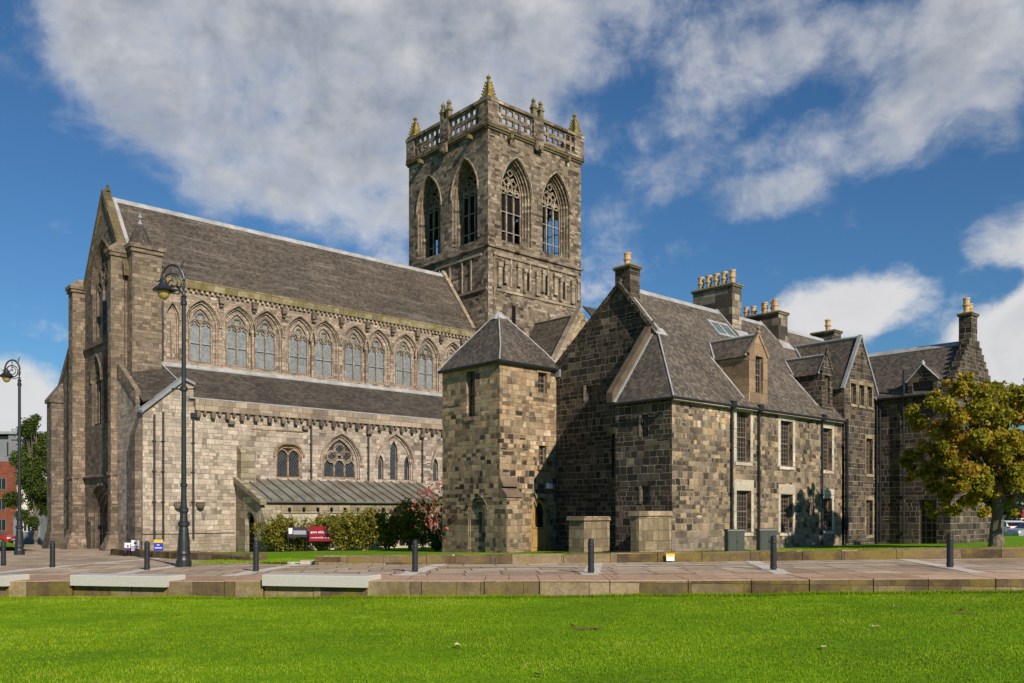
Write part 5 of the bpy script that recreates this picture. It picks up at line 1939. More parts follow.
# ------------------------------------------------------------------ low walls, kerbs and benches
MOSSW = stone('mossy_kerb', [(0, (.075, .05, .028)), (.5, (.165, .118, .065)), (1, (.33, .25, .155))], 1.5, 2.0, (.12, .09, .055), .01, 21.0, .6, .8, (.040, .03, .018), moss=.7, jitter=.6, moss_col=(.22, .162, .03))
TOPW = stone('flag_edge', [(0, (.38, .245, .155)), (.5, (.46, .305, .20)), (1, (.52, .365, .25))], 3.0, 6.0, (.12, .09, .055), .01, 22.0, .3, .35, (.13, .10, .07))
BENCH = [(-2.0, 19.0), (72.5, 178.0), (263.5, 378.0)]


def on_wall(px):
    d = 23.0
    for _ in range(30):
        d = wally((px - HX) / FOC * d)
    return (px - HX) / FOC * d


bx = [(on_wall(a), on_wall(c - 11)) for a, c in BENCH]
b = MB()
x = -26.0
rw = random.Random(5)
cuts = sorted([v for p in bx for v in p])
while x < 26.0:
    w_ = rw.uniform(1.25, 2.0)
    x2 = x + w_
    for c in cuts:
        if x < c - .05 < x2:
            x2 = c
    inb = any(a - .05 <= (x + x2) / 2 <= c + .05 for a, c in bx)
    ya, yb = wally(x), wally(x2)
    gp = .012
    jit = rw.uniform(-.02, .02)
    zt0, zt1 = zpave(x, ya) + .012 + jit * .4, zpave(x2, yb) + .012 + jit * .4
    if inb:
        zt0 -= .145; zt1 -= .145
    zb0, zb1 = zfront(x, ya) - .3, zfront(x2, yb) - .3
    fo = jit - (.05 if inb else 0)
    base = [(x + gp, ya - fo, zb0), (x2 - gp, yb - fo, zb1), (x2 - gp, yb + 1.9, zb1), (x + gp, ya + 1.9, zb0)]
    ch = .014
    mid = [(x + gp, ya - fo, zt0 - ch), (x2 - gp, yb - fo, zt1 - ch), (x2 - gp, yb + 1.9, zt1 - ch), (x + gp, ya + 1.9, zt0 - ch)]
    top = [(x + gp + ch * .6, ya - fo + ch, zt0), (x2 - gp - ch * .6, yb - fo + ch, zt1), (x2 - gp, yb + 1.9, zt1), (x + gp, ya + 1.9, zt0)]
    for i in range(4):
        j = (i + 1) % 4
        b.poly([base[i], base[j], mid[j], mid[i]], 0)
        b.poly([mid[i], mid[j], top[j], top[i]], 1)
    b.poly(top, 1)
    x = x2
o = b.build('retaining_wall', [MOSSW, TOPW])
tag(o, 'low mossy sandstone retaining wall with broad pink flag coping along the front lawn', 'low wall')
blab = ['pale granite bench slab cut off by the picture edge', 'pale granite bench slab on the wall in front of the tall lamp post', 'pale granite bench slab on the wall below the red banner']
for (a, c), lb in zip(bx, blab):
    b = MB()
    ya, yb = wally(a), wally(c)
    za, zb = zpave(a, ya), zpave(c, yb)
    zz = (za + zb) / 2
    f = [(a, ya - .14), (c, yb - .14), (c + .28, yb + .62), (a, ya + .62)]
    lo, hi = zz - .13, zz + .17
    e = .02
    p0 = [(x_, y_, lo) for x_, y_ in f]
    p1 = [(x_, y_, hi - e) for x_, y_ in f]
    cxm, cym = sum(p[0] for p in f) / 4, sum(p[1] for p in f) / 4
    p2 = [(x_ + (e if x_ < cxm else -e), y_ + (e if y_ < cym else -e), hi) for x_, y_ in f]
    b.hexa(p0, p1)
    b.hexa(p1, p2)
    o = b.build('stone_bench', M['granite'])
    tag(o, lb, 'bench', 'granite bench slabs set on the low wall')


def kerb_run(name, pts, label, wd=.32, ht=.33, seed=1, skip=()):
    q = MB()
    r_ = random.Random(seed)
    for (p, p2) in zip(pts[:-1], pts[1:]):
        L = math.hypot(p2[0] - p[0], p2[1] - p[1])
        ux, uy = (p2[0] - p[0]) / L, (p2[1] - p[1]) / L
        nx, ny = -uy, ux
        s_ = 0
        while s_ < L - .01:
            e_ = min(L, s_ + r_.uniform(1.0, 1.9))
            if L - e_ < .4: e_ = L
            j = r_.uniform(-.015, .015)
            def P(f, o_, z_):
                x, y = p[0] + ux * f + nx * (o_ + j), p[1] + uy * f + ny * (o_ + j)
                return (x, y, zpave(x, y) + z_)
            g = .01
            bs = [P(s_ + g, 0, -.2), P(e_ - g, 0, -.2), P(e_ - g, wd, -.2), P(s_ + g, wd, -.2)]
            md_ = [P(s_ + g, 0, ht - .04), P(e_ - g, 0, ht - .04), P(e_ - g, wd, ht - .04), P(s_ + g, wd, ht - .04)]
            tp_ = [P(s_ + g, .04, ht + j), P(e_ - g, .04, ht + j), P(e_ - g, wd, ht + j), P(s_ + g, wd, ht + j)]
            for i in range(4):
                k = (i + 1) % 4
                q.poly([bs[i], bs[k], md_[k], md_[i]]); q.poly([md_[i], md_[k], tp_[k], tp_[i]])
            q.poly(tp_)
            s_ = e_
    o = q.build(name, MOSSW)
    tag(o, label, 'kerb wall')
    return o


kerb_run('kerb_wall', [(-7.0, 30.7), (0, 29.4), (16, 28.3), (40, 27.6)], 'long mossy stone kerb edging the lawn before the house', seed=3)
kerb_run('kerb_wall', [(-21.0, 45.3), (-15.2, 38.4), (-10.1, 33.4), (-9.6, 33.1)], 'dark stone kerb running back to the arched church door', seed=4)
b = MB()
for (x, y, h) in ((-7.35, 31.35, .14), (-7.9, 31.7, .08)):
    b.box(x - .28, x + .28, y - .15, y + .2, zpave(x, y) - .1, zpave(x, y) + h)
o = b.build('lawn_step', M['pale_dressing'])
tag(o, 'small worn stone steps in the kerb gap by the lawn', 'step')

# ------------------------------------------------------------------ bollards
blabels = ['black metal bollard nearest the tall lamp at the picture edge', 'black metal bollard standing before the church buttresses', 'black metal bollard beside the white notice boards, next to the lamp base',
           'black metal bollard before the arched grille door of the lean-to', 'black metal bollard in front of the red leaved shrub', 'black metal bollard in front of the pavilion door and wall stub',
           'black metal bollard before the green cabinets and house windows', 'black metal bollard in front of the tree shaded wing']
b0 = thing('bollard', blabels[0], 'bollard', (*bpos[0], zpave(*bpos[0])), 0, 'black bollards along the paving')
q = MB(); q.lathe([(.088, -.05), (.088, .88), (.080, .94), (.055, .975), (.0, .985)], 0, 0, 18)
q.build('post', M['bollard_paint'], b0, smooth=False)
q = MB(); q.lathe([(.090, .76), (.094, .77), (.094, .81), (.090, .82)], 0, 0, 18); q.lathe([(.090, .05), (.098, .06), (.098, .12), (.090, .13)], 0, 0, 18)
q.build('band', M['lamp_paint'], b0)
for (x, y), lb in list(zip(bpos, blabels))[1:]:
    copy_thing(b0, (x, y, zpave(x, y)), random.uniform(0, 3), lb)

# ------------------------------------------------------------------ lamp posts
def lamp_post(x, y, label):
    z0 = zpave(x, y)
    L = thing('lamp_post', label, 'street lamp', (x, y, z0), 0, 'ornate cast iron lamp posts')
    q = MB()
    q.lathe([(.27, -.05), (.27, .20), (.24, .24), (.21, .32), (.20, .40), (.235, .47), (.22, .55), (.20, .95), (.165, 1.32), (.15, 1.42), (.20, 1.48), (.20, 1.58), (.14, 1.64), (.125, 1.90), (.17, 1.98), (.17, 2.08), (.12, 2.14)], 0, 0, 16)
    q.build('base', M['lamp_paint'], L, smooth=False)
    q = MB()
    q.lathe([(.115, 2.12), (.10, 2.4), (.095, 2.85), (.125, 2.88), (.125, 2.96), (.09, 3.0), (.076, 6.4), (.074, 9.35), (.11, 9.38), (.11, 9.5), (.078, 9.54), (.078, 9.62), (.105, 9.66), (.06, 9.74)], 0, 0, 14)
    q.build('column', M['lamp_paint'], L)
    q = MB()
    q.tube([(-.36, 0, 6.36), (.36, 0, 6.36)], .028, 6)
    q.lathe([(.10, 6.28), (.13, 6.31), (.13, 6.42), (.10, 6.45)], 0, 0, 12)
    for sx_ in (-.38, .38):
        q.lathe([(.0, 6.31), (.05, 6.33), (.05, 6.39), (.0, 6.41)], sx_, 0, 8)
    q.build('ladder_bar', M['lamp_paint'], L)
    q = MB()
    Z = 10.20
    arc = [(-.40 + .42 * math.cos(a), 0, Z + .60 * math.sin(a)) for a in [R(-25) + R(195) * i / 18 for i in range(19)]]
    q.tube([(0, 0, 9.6), (0, 0, 9.85)] + arc, [.06, .055] + [.052] * 10 + [.042] * 9, 8)
    ring = [(-.41 + .33 * math.cos(a), 0, Z - .03 + .33 * math.sin(a)) for a in [2 * math.pi * i / 20 for i in range(21)]]
    q.tube(ring, .03, 6)
    sp = [(-.41 + (.05 + .2 * f) * math.cos(f * 8), 0, Z - .03 + (.05 + .2 * f) * math.sin(f * 8)) for f in [i / 20 for i in range(21)]]
    q.tube(sp, .024, 6)
    q.tube([(-.41, 0, Z), (-.41, 0, Z + .58)], .022, 6)
    q.tube([(-.08, 0, Z), (.0, 0, Z + .08)], .02, 6)
    q.tube([(-.04, 0, Z + .35), (-.06, 0, Z + .6), (-.02, 0, Z + .72), (.06, 0, Z + .78)], [.035, .03, .02, .01], 6)
    q.tube([(-.02, 0, 9.85), (-.25, 0, 9.76), (-.5, 0, 9.80), (-.60, 0, 9.95)], .022, 6)
    q.tube([(-.80, 0, Z + .10), (-.92, 0, Z + .0), (-1.02, 0, Z + .04), (-1.0, 0, Z + .14)], [.03, .022, .016, .012], 6)
    q.build('scroll_bracket', M['lamp_paint'], L)
    q = MB()
    cx = -.72
    dz_ = .36
    q.lathe([(.36, 9.50 + dz_), (.39, 9.53 + dz_), (.33, 9.59 + dz_), (.22, 9.67 + dz_), (.15, 9.78 + dz_), (.10, 9.90 + dz_), (.06, 9.96 + dz_), (.04, 10.02 + dz_)], cx, 0, 18)
    hd = q.build('lantern_hood', M['lamp_paint'], L)
    q = MB()
    q.lathe([(.04, 9.20 + dz_), (.12, 9.24 + dz_), (.185, 9.33 + dz_), (.225, 9.46 + dz_), (.225, 9.52 + dz_)], cx, 0, 16)
    q.build('globe', M['gold_glass'], hd, smooth=True)
    return L


lamp_post(-11.75, 31.0, 'tall ornate lamp post with scrolled arm standing in front of the abbey nave')
lamp_post(-27.3, 48.0, 'ornate lamp post against the sky before the brick flats, farther back')

# ------------------------------------------------------------------ cabinets, signs, banners
clab = ['green metal utility cabinet on the lawn, beside the lit house corner', 'green metal utility cabinet partly behind the bollard']
cab = thing('utility_cabinet', clab[0], 'cabinet', (8.40, 32.7, zlawn(8.4, 32.7)), R(10), 'green utility cabinets on the lawn')
q = MB(); q.box(-.33, .33, -.17, .17, -.3, .80); q.build('body', M['cab_green'], cab)
q = MB()
q.hexa([(-.36, -.20, .802), (.36, -.20, .802), (.36, .20, .802), (-.36, .20, .802)], [(-.34, -.18, .86), (.34, -.18, .86), (.34, .18, .87), (-.34, .18, .87)])
q.build('lid', M['cab_green'], cab)
q = MB(); q.box(-.30, -.004, -.183, -.172, -.1, .77); q.box(.004, .30, -.183, -.172, -.1, .77); dr = q.build('door', M['cab_green'], cab)
q = MB(); q.box(.02, .05, -.20, -.184, .35, .47); q.build('handle', M['iron'], dr)
copy_thing(cab, (9.62, 32.75, zlawn(9.6, 32.7)), R(8), clab[1])


def lettering(parent, rows, y, mat, seed):
    """rows of small white strokes the size of the banner's lettering, too small to spell out at this distance"""
    r_ = random.Random(seed)
    for (x0, x1, z, h) in rows:
        q = MB()
        x = x0
        while x < x1:
            w_ = h * r_.uniform(.22, .5)
            tall = r_.random() < .3
            q.box(x, x + w_ * .35, y - .002, y, z, z + h * (1 if tall else .66))
            q.box(x + w_ * .36, x + w_, y - .002, y, z + h * .5 * r_.random(), z + h * .66)
            x += w_ + h * (.16 if r_.random() < .8 else .45)
        q.build('lettering', mat, parent)


def board(name, label, cat, loc, w_, h_, z0, mat, posts=True, rz=0.0):
    t_ = thing(name, label, cat, loc, rz)
    q = MB(); q.box(-w_ / 2, w_ / 2, -.015, .015, z0, z0 + h_); q.build('panel', mat, t_)
    if posts:
        q = MB()
        for sx_ in (-w_ / 2 + .05, w_ / 2 - .05):
            q.tube([(sx_, .03, -.3), (sx_, .03, z0 + h_ * .9)], .02, 6)
        q.build('post', M['iron'], t_)
    return t_


def gz(x, y): return zlawn(x, y)


pxw = lambda px, d: (px - HX) / FOC * d
s1 = board('notice_board', 'small white board with dark emblem over purple band, lower of the pair by the kerb', 'sign', (pxw(128, 42.6), 42.6, gz(-18.9, 42.6)), .34, .36, .34, M['sign_white'])
q = MB(); q.box(-.17, .17, -.0175, -.0155, .34, .46); q.build('stripe', M['sign_purple'], s1)
q = MB(); q.lathe([(.0, -.001), (.05, -.001), (.05, .001), (.0, .001)], 0, 0, 12)
em = q.build('emblem', M['sign_black'], s1); em.rotation_euler = (R(90), 0, 0); em.location = (0, -.018, .54)
s2 = board('notice_board', 'white board with dark emblem and purple stripes, taller of the pair by the kerb', 'sign', (pxw(135.2, 42.3), 42.3, gz(-18.4, 42.3)), .38, .56, .27, M['sign_white'])
for z in (.27, .37, .47):
    q = MB(); q.box(-.19, .19, -.0175, -.0155, z, z + .055); q.build('stripe', M['sign_purple'], s2)
q = MB(); q.lathe([(.0, -.001), (.06, -.001), (.06, .001), (.0, .001)], 0, 0, 12)
em = q.build('emblem', M['sign_black'], s2); em.rotation_euler = (R(90), 0, 0); em.location = (0, -.018, .68)
s3 = board('notice_board', 'blue notice with yellow top standing on the grass by the lamp post', 'sign', (pxw(158.5, 41.0), 41.0, gz(-16.7, 41.0)), .42, .46, .22, M['sign_blue'])
q = MB(); q.box(-.21, .21, -.0175, .0175, .682, .83); q.build('header', M['sign_yellow'], s3)
q = MB(); q.box(-.08, .06, -.0175, -.0155, .56, .60); q.box(-.17, .17, -.0175, -.0155, .42, .47); q.build('lettering', M['sign_white'], s3)
x_, y_ = pxw(670.5, 28.9), 28.93
s4 = board('kerb_notice', 'small white tag with yellow top fixed on the stone kerb', 'sign', (x_, y_, zpave(x_, y_)), .27, .15, .045, M['sign_white'], False)
q = MB(); q.box(-.15, .15, -.017, .017, .196, .29); q.build('header', M['sign_yellow'], s4)

bn = board('banner', 'red banner with white lettering hung among the hedge shrubs', 'banner', (pxw(322.5, 50.2), 50.2, gz(-11, 50.2) + .16), 1.55, .86, .42, M['banner_red'])
lettering(bn, [(-.68, .55, .87, .17), (-.68, .35, .58, .10)], -.017, M['sign_white'], 2)
bp = board('banner', 'dark purple banner with white crest and grey panel beside the red one', 'banner', (pxw(297.5, 50.0), 50.0, gz(-12, 50) + .16), 1.15, .56, .68, M['banner_purple'])
q = MB(); q.hexa([(-.50, -.019, .86), (-.30, -.019, .86), (-.30, -.016, .86), (-.50, -.016, .86)], [(-.52, -.019, 1.2), (-.28, -.019, 1.2), (-.28, -.016, 1.2), (-.52, -.016, 1.2)]); q.build('crest', M['sign_white'], bp)
q = MB(); q.box(-.24, .50, -.019, -.016, .83, 1.06); q.build('panel_patch', M['banner_grey'], bp)

# ------------------------------------------------------------------ plants
def leaf_cloud(name, centres, radii, n, size, mat, parent, seed=0, flat=1.0, shell=.35, up=.3, sizevar=.5, clip=None, curl=.25):
    """leaf blades through a set of clumps, denser towards each clump's outside, each leaf at its own angle"""
    r_ = np.random.default_rng(seed)
    C_ = np.array(centres, float); Rr = np.array(radii, float)
    wgt = Rr ** 2; wgt /= wgt.sum()
    k = r_.choice(len(C_), n, p=wgt)
    d = r_.normal(size=(n, 3)); d /= np.linalg.norm(d, axis=1)[:, None]
    rad = (shell + (1 - shell) * r_.random(n) ** .6) * r_.uniform(.7, 1.1, n) * np.where(r_.random(n) < .12, r_.uniform(1.0, 1.45, n), 1.0)
    p = C_[k] + d * (Rr[k] * rad)[:, None] * np.array([1, 1, flat])
    if clip is not None:
        p = p[clip(p)]; n = len(p); d = d[:n]; k = k[:n]
    nr = r_.normal(size=(n, 3)) * .8 + np.array([0, 0, up]) + d * .4
    nr /= np.linalg.norm(nr, axis=1)[:, None]
    a = np.cross(nr, r_.normal(size=(n, 3))); a /= np.linalg.norm(a, axis=1)[:, None]
    b_ = np.cross(nr, a)
    s = size * r_.uniform(1 - sizevar, 1 + sizevar, n)[:, None]
    v = np.empty((n, 4, 3))
    v[:, 0] = p - a * s * .5
    v[:, 1] = p - b_ * s * .34 + nr * s * curl * .3
    v[:, 2] = p + a * s * .55 - nr * s * curl
    v[:, 3] = p + b_ * s * .34 + nr * s * curl * .3
    tone = r_.random(len(C_))[k] * .45 + r_.random(n) * .55
    return quads_mesh(name, v, np.stack([np.clip(tone, 0, 1), r_.random(n)], 1), mat, parent)


def tree(name, label, x, y, z0, trunk_h, trunk_r, clumps, n, size, mat, seed, lean=(0, 0), clip=None, flat=.85):
    t_ = thing(name, label, 'tree', (x, y, z0))
    r_ = random.Random(seed)
    q = MB()
    pts, rs = [], []
    for i in range(7):
        f = i / 6
        pts.append((lean[0] * f + r_.uniform(-.03, .03), lean[1] * f + r_.uniform(-.03, .03), -.4 + (trunk_h + .4) * f))
        rs.append(trunk_r * (1.55 if i == 0 else 1.18 if i == 1 else 1.0 - .28 * f))
    q.tube(pts, rs, 12)
    top = Vector(pts[-1])
    for (c, rad) in clumps:
        c = Vector(c)
        if r_.random() < 18 / len(clumps) + .1:
            st_ = Vector(pts[r_.choice([4, 5, 6])])
            md_ = st_.lerp(c, .5) + Vector((r_.uniform(-.3, .3), r_.uniform(-.3, .3), r_.uniform(.0, .5)))
            q.tube([st_, st_.lerp(md_, .5) + Vector((0, 0, .15)), md_, c], [trunk_r * .42, trunk_r * .3, trunk_r * .2, .02], 7)
            for _ in range(3):
                e_ = c + Vector((r_.uniform(-1, 1), r_.uniform(-1, 1), r_.uniform(-.6, 1))) * rad * .85
                q.tube([md_.lerp(c, r_.uniform(.2, .9)), md_.lerp(e_, .6), e_], [.035, .025, .008], 5)
    q.build('trunk', M['bark'], t_)
    leaf_cloud('crown', [c for c, _ in clumps], [r for _, r in clumps], n, size, mat, t_, seed, flat, clip=clip)
    return t_


# broad autumn tree beside the wing
TX, TY = 18.8, 33.5
tz = zlawn(TX, TY)
rr_ = random.Random(11)
mpx = TY / FOC                              # metres per pixel at the tree
cl = []
for (px, py, rp) in [(945, 405, 26), (975, 392, 20), (925, 430, 22), (960, 430, 28), (935, 465, 24), (990, 415, 26), (1005, 440, 26), (970, 470, 26), (930, 492, 15), (955, 492, 17), (1015, 415, 22), (1030, 440, 30), (930, 412, 20), (950, 448, 26), (922, 468, 16), (942, 508, 13), (965, 508, 13), (928, 512, 9), (975, 430, 26), (990, 465, 24), (1000, 392, 16), (960, 383, 13), (1010, 485, 18), (1002, 505, 11), (1024, 482, 20), (1018, 512, 10), (990, 440, 24), (1020, 452, 22),
                     (1035, 405, 24), (1012, 468, 20), (1045, 470, 22), (985, 487, 17), (1008, 500, 12), (1060, 430, 30), (942, 385, 11), (918, 452, 11), (916, 478, 10), (1026, 500, 12), (985, 446, 22)]:
    for k in range(5):
        dy_ = rr_.uniform(-1.9, 1.9)
        cl.append((((px - 996 + (10 if px < 950 else 4)) * mpx + rr_.uniform(-.62, .62) * rp * mpx, dy_, (CAMZ + (HY - py) * mpx) - tz + rr_.uniform(-.62, .62) * rp * mpx), rp * mpx * rr_.uniform(.30, .55)))
tree('autumn_tree', 'broad bushy tree with yellow green and orange autumn leaves beside the house wing', (996 - HX) / FOC * TY, TY, tz, 2.7, .25, cl, 72000, .13, M['leaf_lime'], 21, (.15, .1))
# slim tree by the flats, left of the west front
LY = 80.0
lx, lz = pxw(36, LY), -1.6
mp = LY / FOC
cl = []
for (px, py, rp) in [(38, 425, 9), (33, 440, 12), (45, 440, 11), (30, 460, 14), (46, 465, 13), (26, 480, 13), (40, 485, 15), (50, 490, 11), (24, 500, 11), (38, 505, 13), (50, 510, 9), (28, 515, 8), (40, 418, 5), (36, 450, 12), (38, 475, 14), (34, 495, 12), (44, 500, 12), (40, 522, 8), (36, 432, 9), (48, 450, 8)]:
    cl.append((((px - 40) * mp * 1.0, rr_.uniform(-1.2, 1.2), CAMZ + (HY - py) * mp - lz), rp * mp * .95))
tree('slim_tree', 'slim dark green leafy tree between the flats and the church front', lx, LY, lz, 3.2, .2, cl, 34000, .16, M['leaf_green'], 22)
# dark trees far off on the right, beyond the cars
for i, (px, py, d, hgt) in enumerate([(1000, 500, 95, 7.0), (1042, 488, 100, 9.5)]):
    x = pxw(px, d)
    cl = [((rr_.uniform(-2.4, 2.4), rr_.uniform(-1.5, 1.5), hgt * rr_.uniform(.35, .95)), rr_.uniform(1.1, 1.9)) for _ in range(14)]
    tree('distant_tree', ['small dark tree far behind the parked cars, mostly hidden by the autumn tree', 'taller dark tree far behind the parked cars at the picture edge'][i], x, d, -.6, hgt * .5, .22, cl, 3500, .45, M['leaf_dark'], 30 + i)


def shrub(name, label, x, y, h, r, n, size, mat, seed, cat='shrub', stems=7, bare=.25):
    t_ = thing(name, label, cat, (x, y, zlawn(x, y)))
    r_ = random.Random(seed)
    q = MB()
    cl = []
    for i in range(stems):
        a = r_.uniform(0, math.tau)
        ex, ey, ez = math.cos(a) * r * r_.uniform(.2, 1), math.sin(a) * r * r_.uniform(.2, .8), h * r_.uniform(.65, 1.02)
        q.tube([(r_.uniform(-.12, .12), r_.uniform(-.1, .1), -.2), (ex * .35, ey * .35, ez * .5), (ex, ey, ez)], [.028, .02, .008], 5)
        for f in (.3, .5, .72, .95):
            if f > bare * .8:
                cl.append(((ex * f + r_.uniform(-.2, .2), ey * f + r_.uniform(-.2, .2), ez * f + r_.uniform(-.1, .1)), r * r_.uniform(.22, .42)))
    q.build('stem', M['stem'], t_)
    leaf_cloud('foliage', [c for c, _ in cl], [k for _, k in cl], n, size, mat, t_, seed, 1.0, .1, .5, clip=lambda p: p[:, 2] > .06)
    return t_


def AB(s, t):
    return (A0[0] + U2[0] * s + V2[0] * t, A0[1] + U2[1] * s + V2[1] * t)


hl = ['yellow green shrub beside the arched grille door', 'low olive shrub behind the purple banner', 'yellow green shrub behind the red banner', 'leafy yellow green shrub just past the red banner',
      'upright yellow green shrub in the middle of the hedge row', 'yellow green shrub with bare lower stems towards the pavilion', 'tall loose yellow green shrub rising above the lean-to eaves']
for i, (px, d, h, r) in enumerate([(277, 50.8, 2.1, 1.2), (298, 51.3, 1.8, 1.25), (320, 51.4, 2.0, 1.25), (343, 50.6, 2.2, 1.35), (365, 50.2, 2.25, 1.35), (387, 49.8, 2.3, 1.35), (410, 49.4, 2.7, 1.2)]):
    shrub('hedge_shrub', hl[i], pxw(px, d), d, h, r, 5200, .115, M['leaf_hedge'], 40 + i, stems=14, bare=.1)['group'] = 'yellow green shrubs along the lean-to'
shrub('evergreen_shrub', 'tall green shrub between the hedge and the red leaved shrub', pxw(424, 47.5), 47.5, 2.9, 1.2, 1400, .13, M['leaf_green'], 60, stems=9)
shrub('red_shrub', 'straggly shrub with red and orange leaves against the stone pavilion', pxw(447, 42.9), 42.9, 3.5, 2.6, 640, .16, M['leaf_red'], 61, stems=12, bare=.6)
shrub('low_shrub', 'low dark green shrub under the red leaved shrub', pxw(437, 44.5), 44.5, 1.5, .9, 1900, .13, M['leaf_green'], 62)
# bare climbing stems on the pavilion's blind arch
t_ = thing('bare_climber', 'bare pale climbing stems with a few red leaves by the blind arch', 'climber', (pxw(474, 41.2), 41.2, zlawn(-1.8, 41.2)))
q = MB()
for (a, bq, c) in (((-.35, 0, -.1), (-.45, .1, 1.1), (-.1, .1, 2.4)), ((.25, 0, -.1), (.0, .1, .8), (-.2, .1, 1.9)), ((.3, 0, -.1), (.36, .1, 1.0), (.25, .1, 2.2)), ((-.3, 0, -.1), (-.55, .1, .8), (-.85, .1, 1.9))):
    q.tube([a, bq, c], [.045, .035, .015], 6)
q.build('stem', M['stem'], t_)
leaf_cloud('foliage', [(-.1, .1, 2.3), (.2, .1, 2.1), (-.85, .1, 1.7), (-.5, .1, 1.9)], [.3, .25, .35, .25], 90, .14, M['leaf_red'], t_, 63)
# ------------------------------------------------------------------ background buildings
fl = thing('apartment_block', 'modern block of red brick flats with grey top storey and cream wing', 'building', (pxw(8, 110), 110, -1.5), 0)
q = MB(); q.box(-14, .6, 0, 14, -1, 9.6); q.build('wall', M['brick_red'], fl)
q = MB(); q.box(.62, 4.6, .9, 14, -1, 10.1); q.build('wall', M['render_cream'], fl)
q = MB(); q.box(-14, 3.9, 1.2, 13, 9.62, 12.9); q.box(-.3, 4.7, .6, 13, 10.12, 13.1); q.build('upper_storey', M['clad_grey'], fl)
q = MB(); q.box(-14.2, 4.9, .3, 14.2, 13.12, 13.45); q.build('roof', M['old_lead'], fl)
PF = Plane(0, 0, 1, 0)
for a in (-1.4, -4.4, -7.4):
    for z in (.8, 3.4, 6.0):
        sash_window(fl, Plane(0, -.05, 1, 0), a, a + 1.2, z, z + 1.5, .03, 1, 2, None, 0, bw=.06, frame_m='clad_grey')
sash_window(fl, Plane(0, 1.15, 1, 0), -.9, -.1, 10.3, 12.2, .03, 1, 2, None, 0, bw=.06, frame_m='clad_grey')
an = thing('grey_annexe', 'small grey block with white framed window beside the cream flats', 'building', (pxw(26, 96), 96, -1.4), 0)
q = MB(); q.box(-1.4, 1.6, 0, 5, -.8, 3.0); q.build('wall', M['clad_grey'], an)
sash_window(an, Plane(0, -.05, 1, 0), -.3, 1.0, .9, 2.3, .03, 1, 3, None, 0, bw=.08, frame_m='sign_white')
sh = thing('brick_shop', 'orange brick shop building with pale fascia far beyond the autumn tree', 'building', (pxw(1040, 105), 105, -.8), 0)
q = MB(); q.box(-4.2, 9, 0, 10, -1, 6.2); q.build('wall', M['brick_orange'], sh)
q = MB(); q.hexa([(-4.5, -.3, 6.2), (9.2, -.3, 6.2), (9.2, 10.3, 6.2), (-4.5, 10.3, 6.2)], [(-4.0, 3.5, 8.4), (8.8, 3.5, 8.4), (8.8, 6.5, 8.4), (-4.0, 6.5, 8.4)]); q.build('roof', M['aisle_slate'], sh)
q = MB(); q.box(-4.1, 8.9, -.12, -.01, 3.0, 3.8); q.build('fascia', M['sign_white'], sh)
q = MB(); q.box(-2.6, -1.4, -.14, -.02, 1.9, 2.6); q.build('sign_panel', M['banner_red'], sh)
for a in (-3.6, -.6, 2.4):
    sash_window(sh, Plane(0, -.06, 1, 0), a, a + 2.0, .3, 1.7, .02, 1, 3, None, 0, bw=.06, frame_m='sign_white')


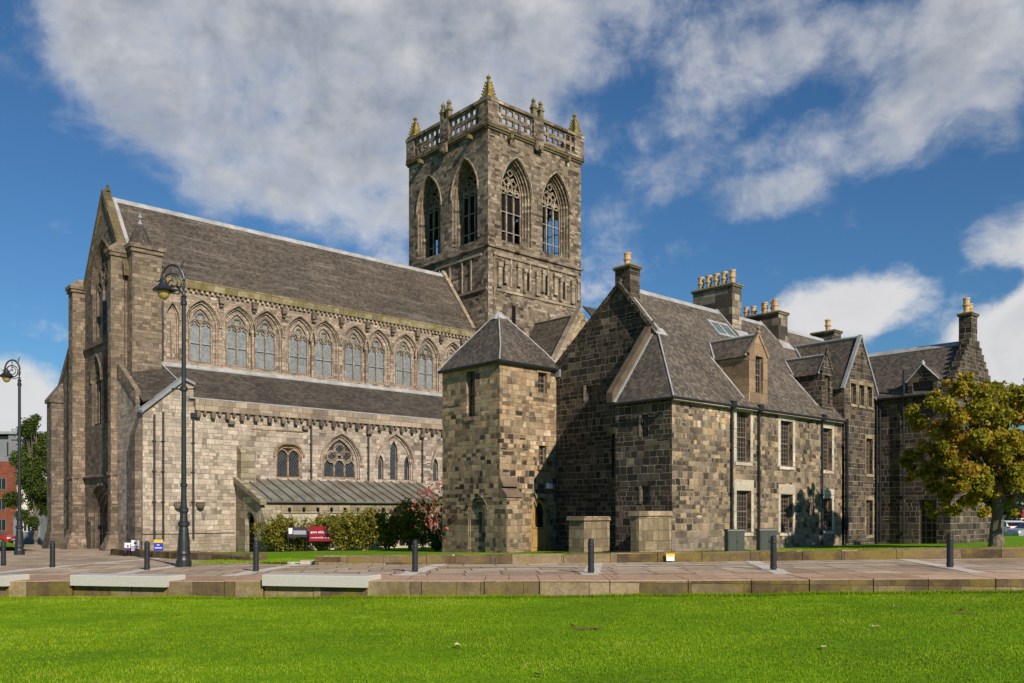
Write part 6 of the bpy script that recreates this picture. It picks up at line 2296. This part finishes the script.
def car(name, label, cat, x, y, z, rz, body_m):
    """hatchback: side profile lofted across its width, with glass, wheels, lamps and plates"""
    c = thing(name, label, cat, (x, y, z), rz)
    prof = [(-2.02, .32), (-2.06, .62), (-1.98, .86), (-1.1, .98), (-.35, 1.40), (.55, 1.47), (1.45, 1.38), (1.92, .98), (2.05, .70), (2.02, .32)]
    q = MB()
    ys_ = [(-.82, .92, .0), (-.86, 1.0, 0), (.86, 1.0, 0), (.82, .92, 0)]
    rings = []
    for (yy, sc_, _) in ys_:
        ring = []
        for (px, pz) in prof:
            tuck = .16 * max(0, (pz - .95)) / .5
            ring.append((px * (1 if sc_ == 1 else .985), yy * (1 - tuck), pz if sc_ == 1 else .32 + (pz - .32) * .985))
        rings.append(ring)
    for a, b2 in zip(rings[:-1], rings[1:]):
        for i in range(len(prof)):
            j = (i + 1) % len(prof)
            q.poly([a[i], a[j], b2[j], b2[i]])
    q.poly(rings[0]); q.poly(rings[-1][::-1])
    q.build('body', body_m, c)
    q = MB()
    for sg in (-1, 1):
        yy = lambda z: sg * (.862 * (1 - .16 * max(0, z - .95) / .5) + .006)
        for pts in ([(-.98, 1.0), (-.32, 1.36), (.02, 1.40), (.02, 1.0)], [(.10, 1.0), (.10, 1.405), (.9, 1.40), (.95, 1.0)], [(1.02, 1.0), (.98, 1.39), (1.35, 1.33), (1.62, 1.02)]):
            q.poly([(a, yy(z), z) for a, z in pts])
    for (a, b2) in (((-1.08, 1.0), (-.38, 1.39)), ((1.5, 1.345), (1.88, 1.02))):
        q.poly([(a[0] - .006 if a[0] < 0 else a[0] + .01, -.74, a[1] + .006), (a[0] - .006 if a[0] < 0 else a[0] + .01, .74, a[1] + .006), (b2[0] - .006 if a[0] < 0 else b2[0] + .01, .68, b2[1] + .006), (b2[0] - .006 if a[0] < 0 else b2[0] + .01, -.68, b2[1] + .006)])
    q.build('window', M['dark_glass'], c)
    for (wx) in (-1.28, 1.30):
        for sg in (-1, 1):
            q = MB()
            q.lathe([(.0, -.10), (.29, -.10), (.32, -.07), (.32, .07), (.29, .10), (.0, .10)], 0, 0, 18)
            wv = q.build('wheel', M['rubber'], c); wv.rotation_euler = (R(90), 0, 0); wv.location = (wx, sg * .78, .32)
            q = MB(); q.lathe([(.0, -.115), (.2, -.115), (.2, .115), (.0, .115)], 0, 0, 14); q.build('rim', M['rim_alloy'], wv)
    for sg in (-1, 1):
        q = MB(); q.box(-2.06, -1.86, sg * .66 - .16, sg * .66 + .16, .62, .80); q.build('headlight', M['lens_clear'], c)
        q = MB(); q.box(1.86, 2.03, sg * .72 - .10, sg * .72 + .10, .72, 1.0); q.build('tail_light', M['lens_red'], c)
    q = MB(); q.box(2.045, 2.07, -.26, .26, .58, .69); q.build('rear_plate', M['sign_yellow'], c)
    q = MB(); q.box(-2.085, -2.06, -.26, .26, .46, .57); q.build('front_plate', M['sign_white'], c)
    return c


car('parked_car', 'silver hatchback parked beyond the lawn at the picture edge', 'car', pxw(1035, 66), 66, zlawn(38, 66) - .45, R(8), M['car_silver'])
car('parked_car', 'white hatchback seen from behind with a yellow number plate', 'car', pxw(1009, 74), 74, zlawn(41, 74) - .5, R(-100), M['car_white'])
car('parked_car', 'red car at the picture edge in front of the brick flats', 'car', pxw(-6, 92), 92, -1.75, R(180), M['car_red'])

# ------------------------------------------------------------------ fallen leaves on the front lawn
leafl = ['curled orange brown fallen leaf at the bare patch under the bollard', 'brown fallen leaf beside the orange one at the bare patch', 'pale dry leaf lying alone on the lawn', 'orange fallen leaf in the dark tuft on the right of the lawn',
         'yellowish leaf on the grass in front of the wall joint', 'pale leaf flat on the grass, nearer than the yellowish one', 'dark curled leaf low in the middle of the lawn', 'small pale leaf below the kerb wall end']
for i, (px, py) in enumerate([(574, 628.5), (597, 630), (458, 649), (960, 613), (875, 629), (824, 650), (539, 678), (895, 609)]):
    d = 15.0
    for _ in range(30):
        x = pxw(px, d)
        d = FOC * (CAMZ - zfront(x, d)) / (py - HY)
    x = pxw(px, d)
    r_ = random.Random(i)
    q = MB()
    pts = [(-.07, 0), (-.045, .035), (-.01, .045), (.03, .035), (.075, 0), (.03, -.03), (-.01, -.045), (-.045, -.03)]
    up_ = [(a, c, .02 * math.sin(a * 30 + i) + abs(c) * .5) for a, c in pts]
    for k in range(len(pts)):
        j = (k + 1) % len(pts)
        q.poly([(0, 0, .0), up_[k], up_[j]])
    o = q.build('fallen_leaf', M['leaf_fallen'] if i in (0, 1, 3) else M['bark'] if i == 6 else M['leaf_pale'])
    o.location = (x, d, zfront(x, d) + .05); o.rotation_euler = (r_.uniform(-.3, .3), r_.uniform(-.3, .3), r_.uniform(0, 6))
    tag(o, leafl[i], 'leaf', 'fallen leaves on the front lawn')
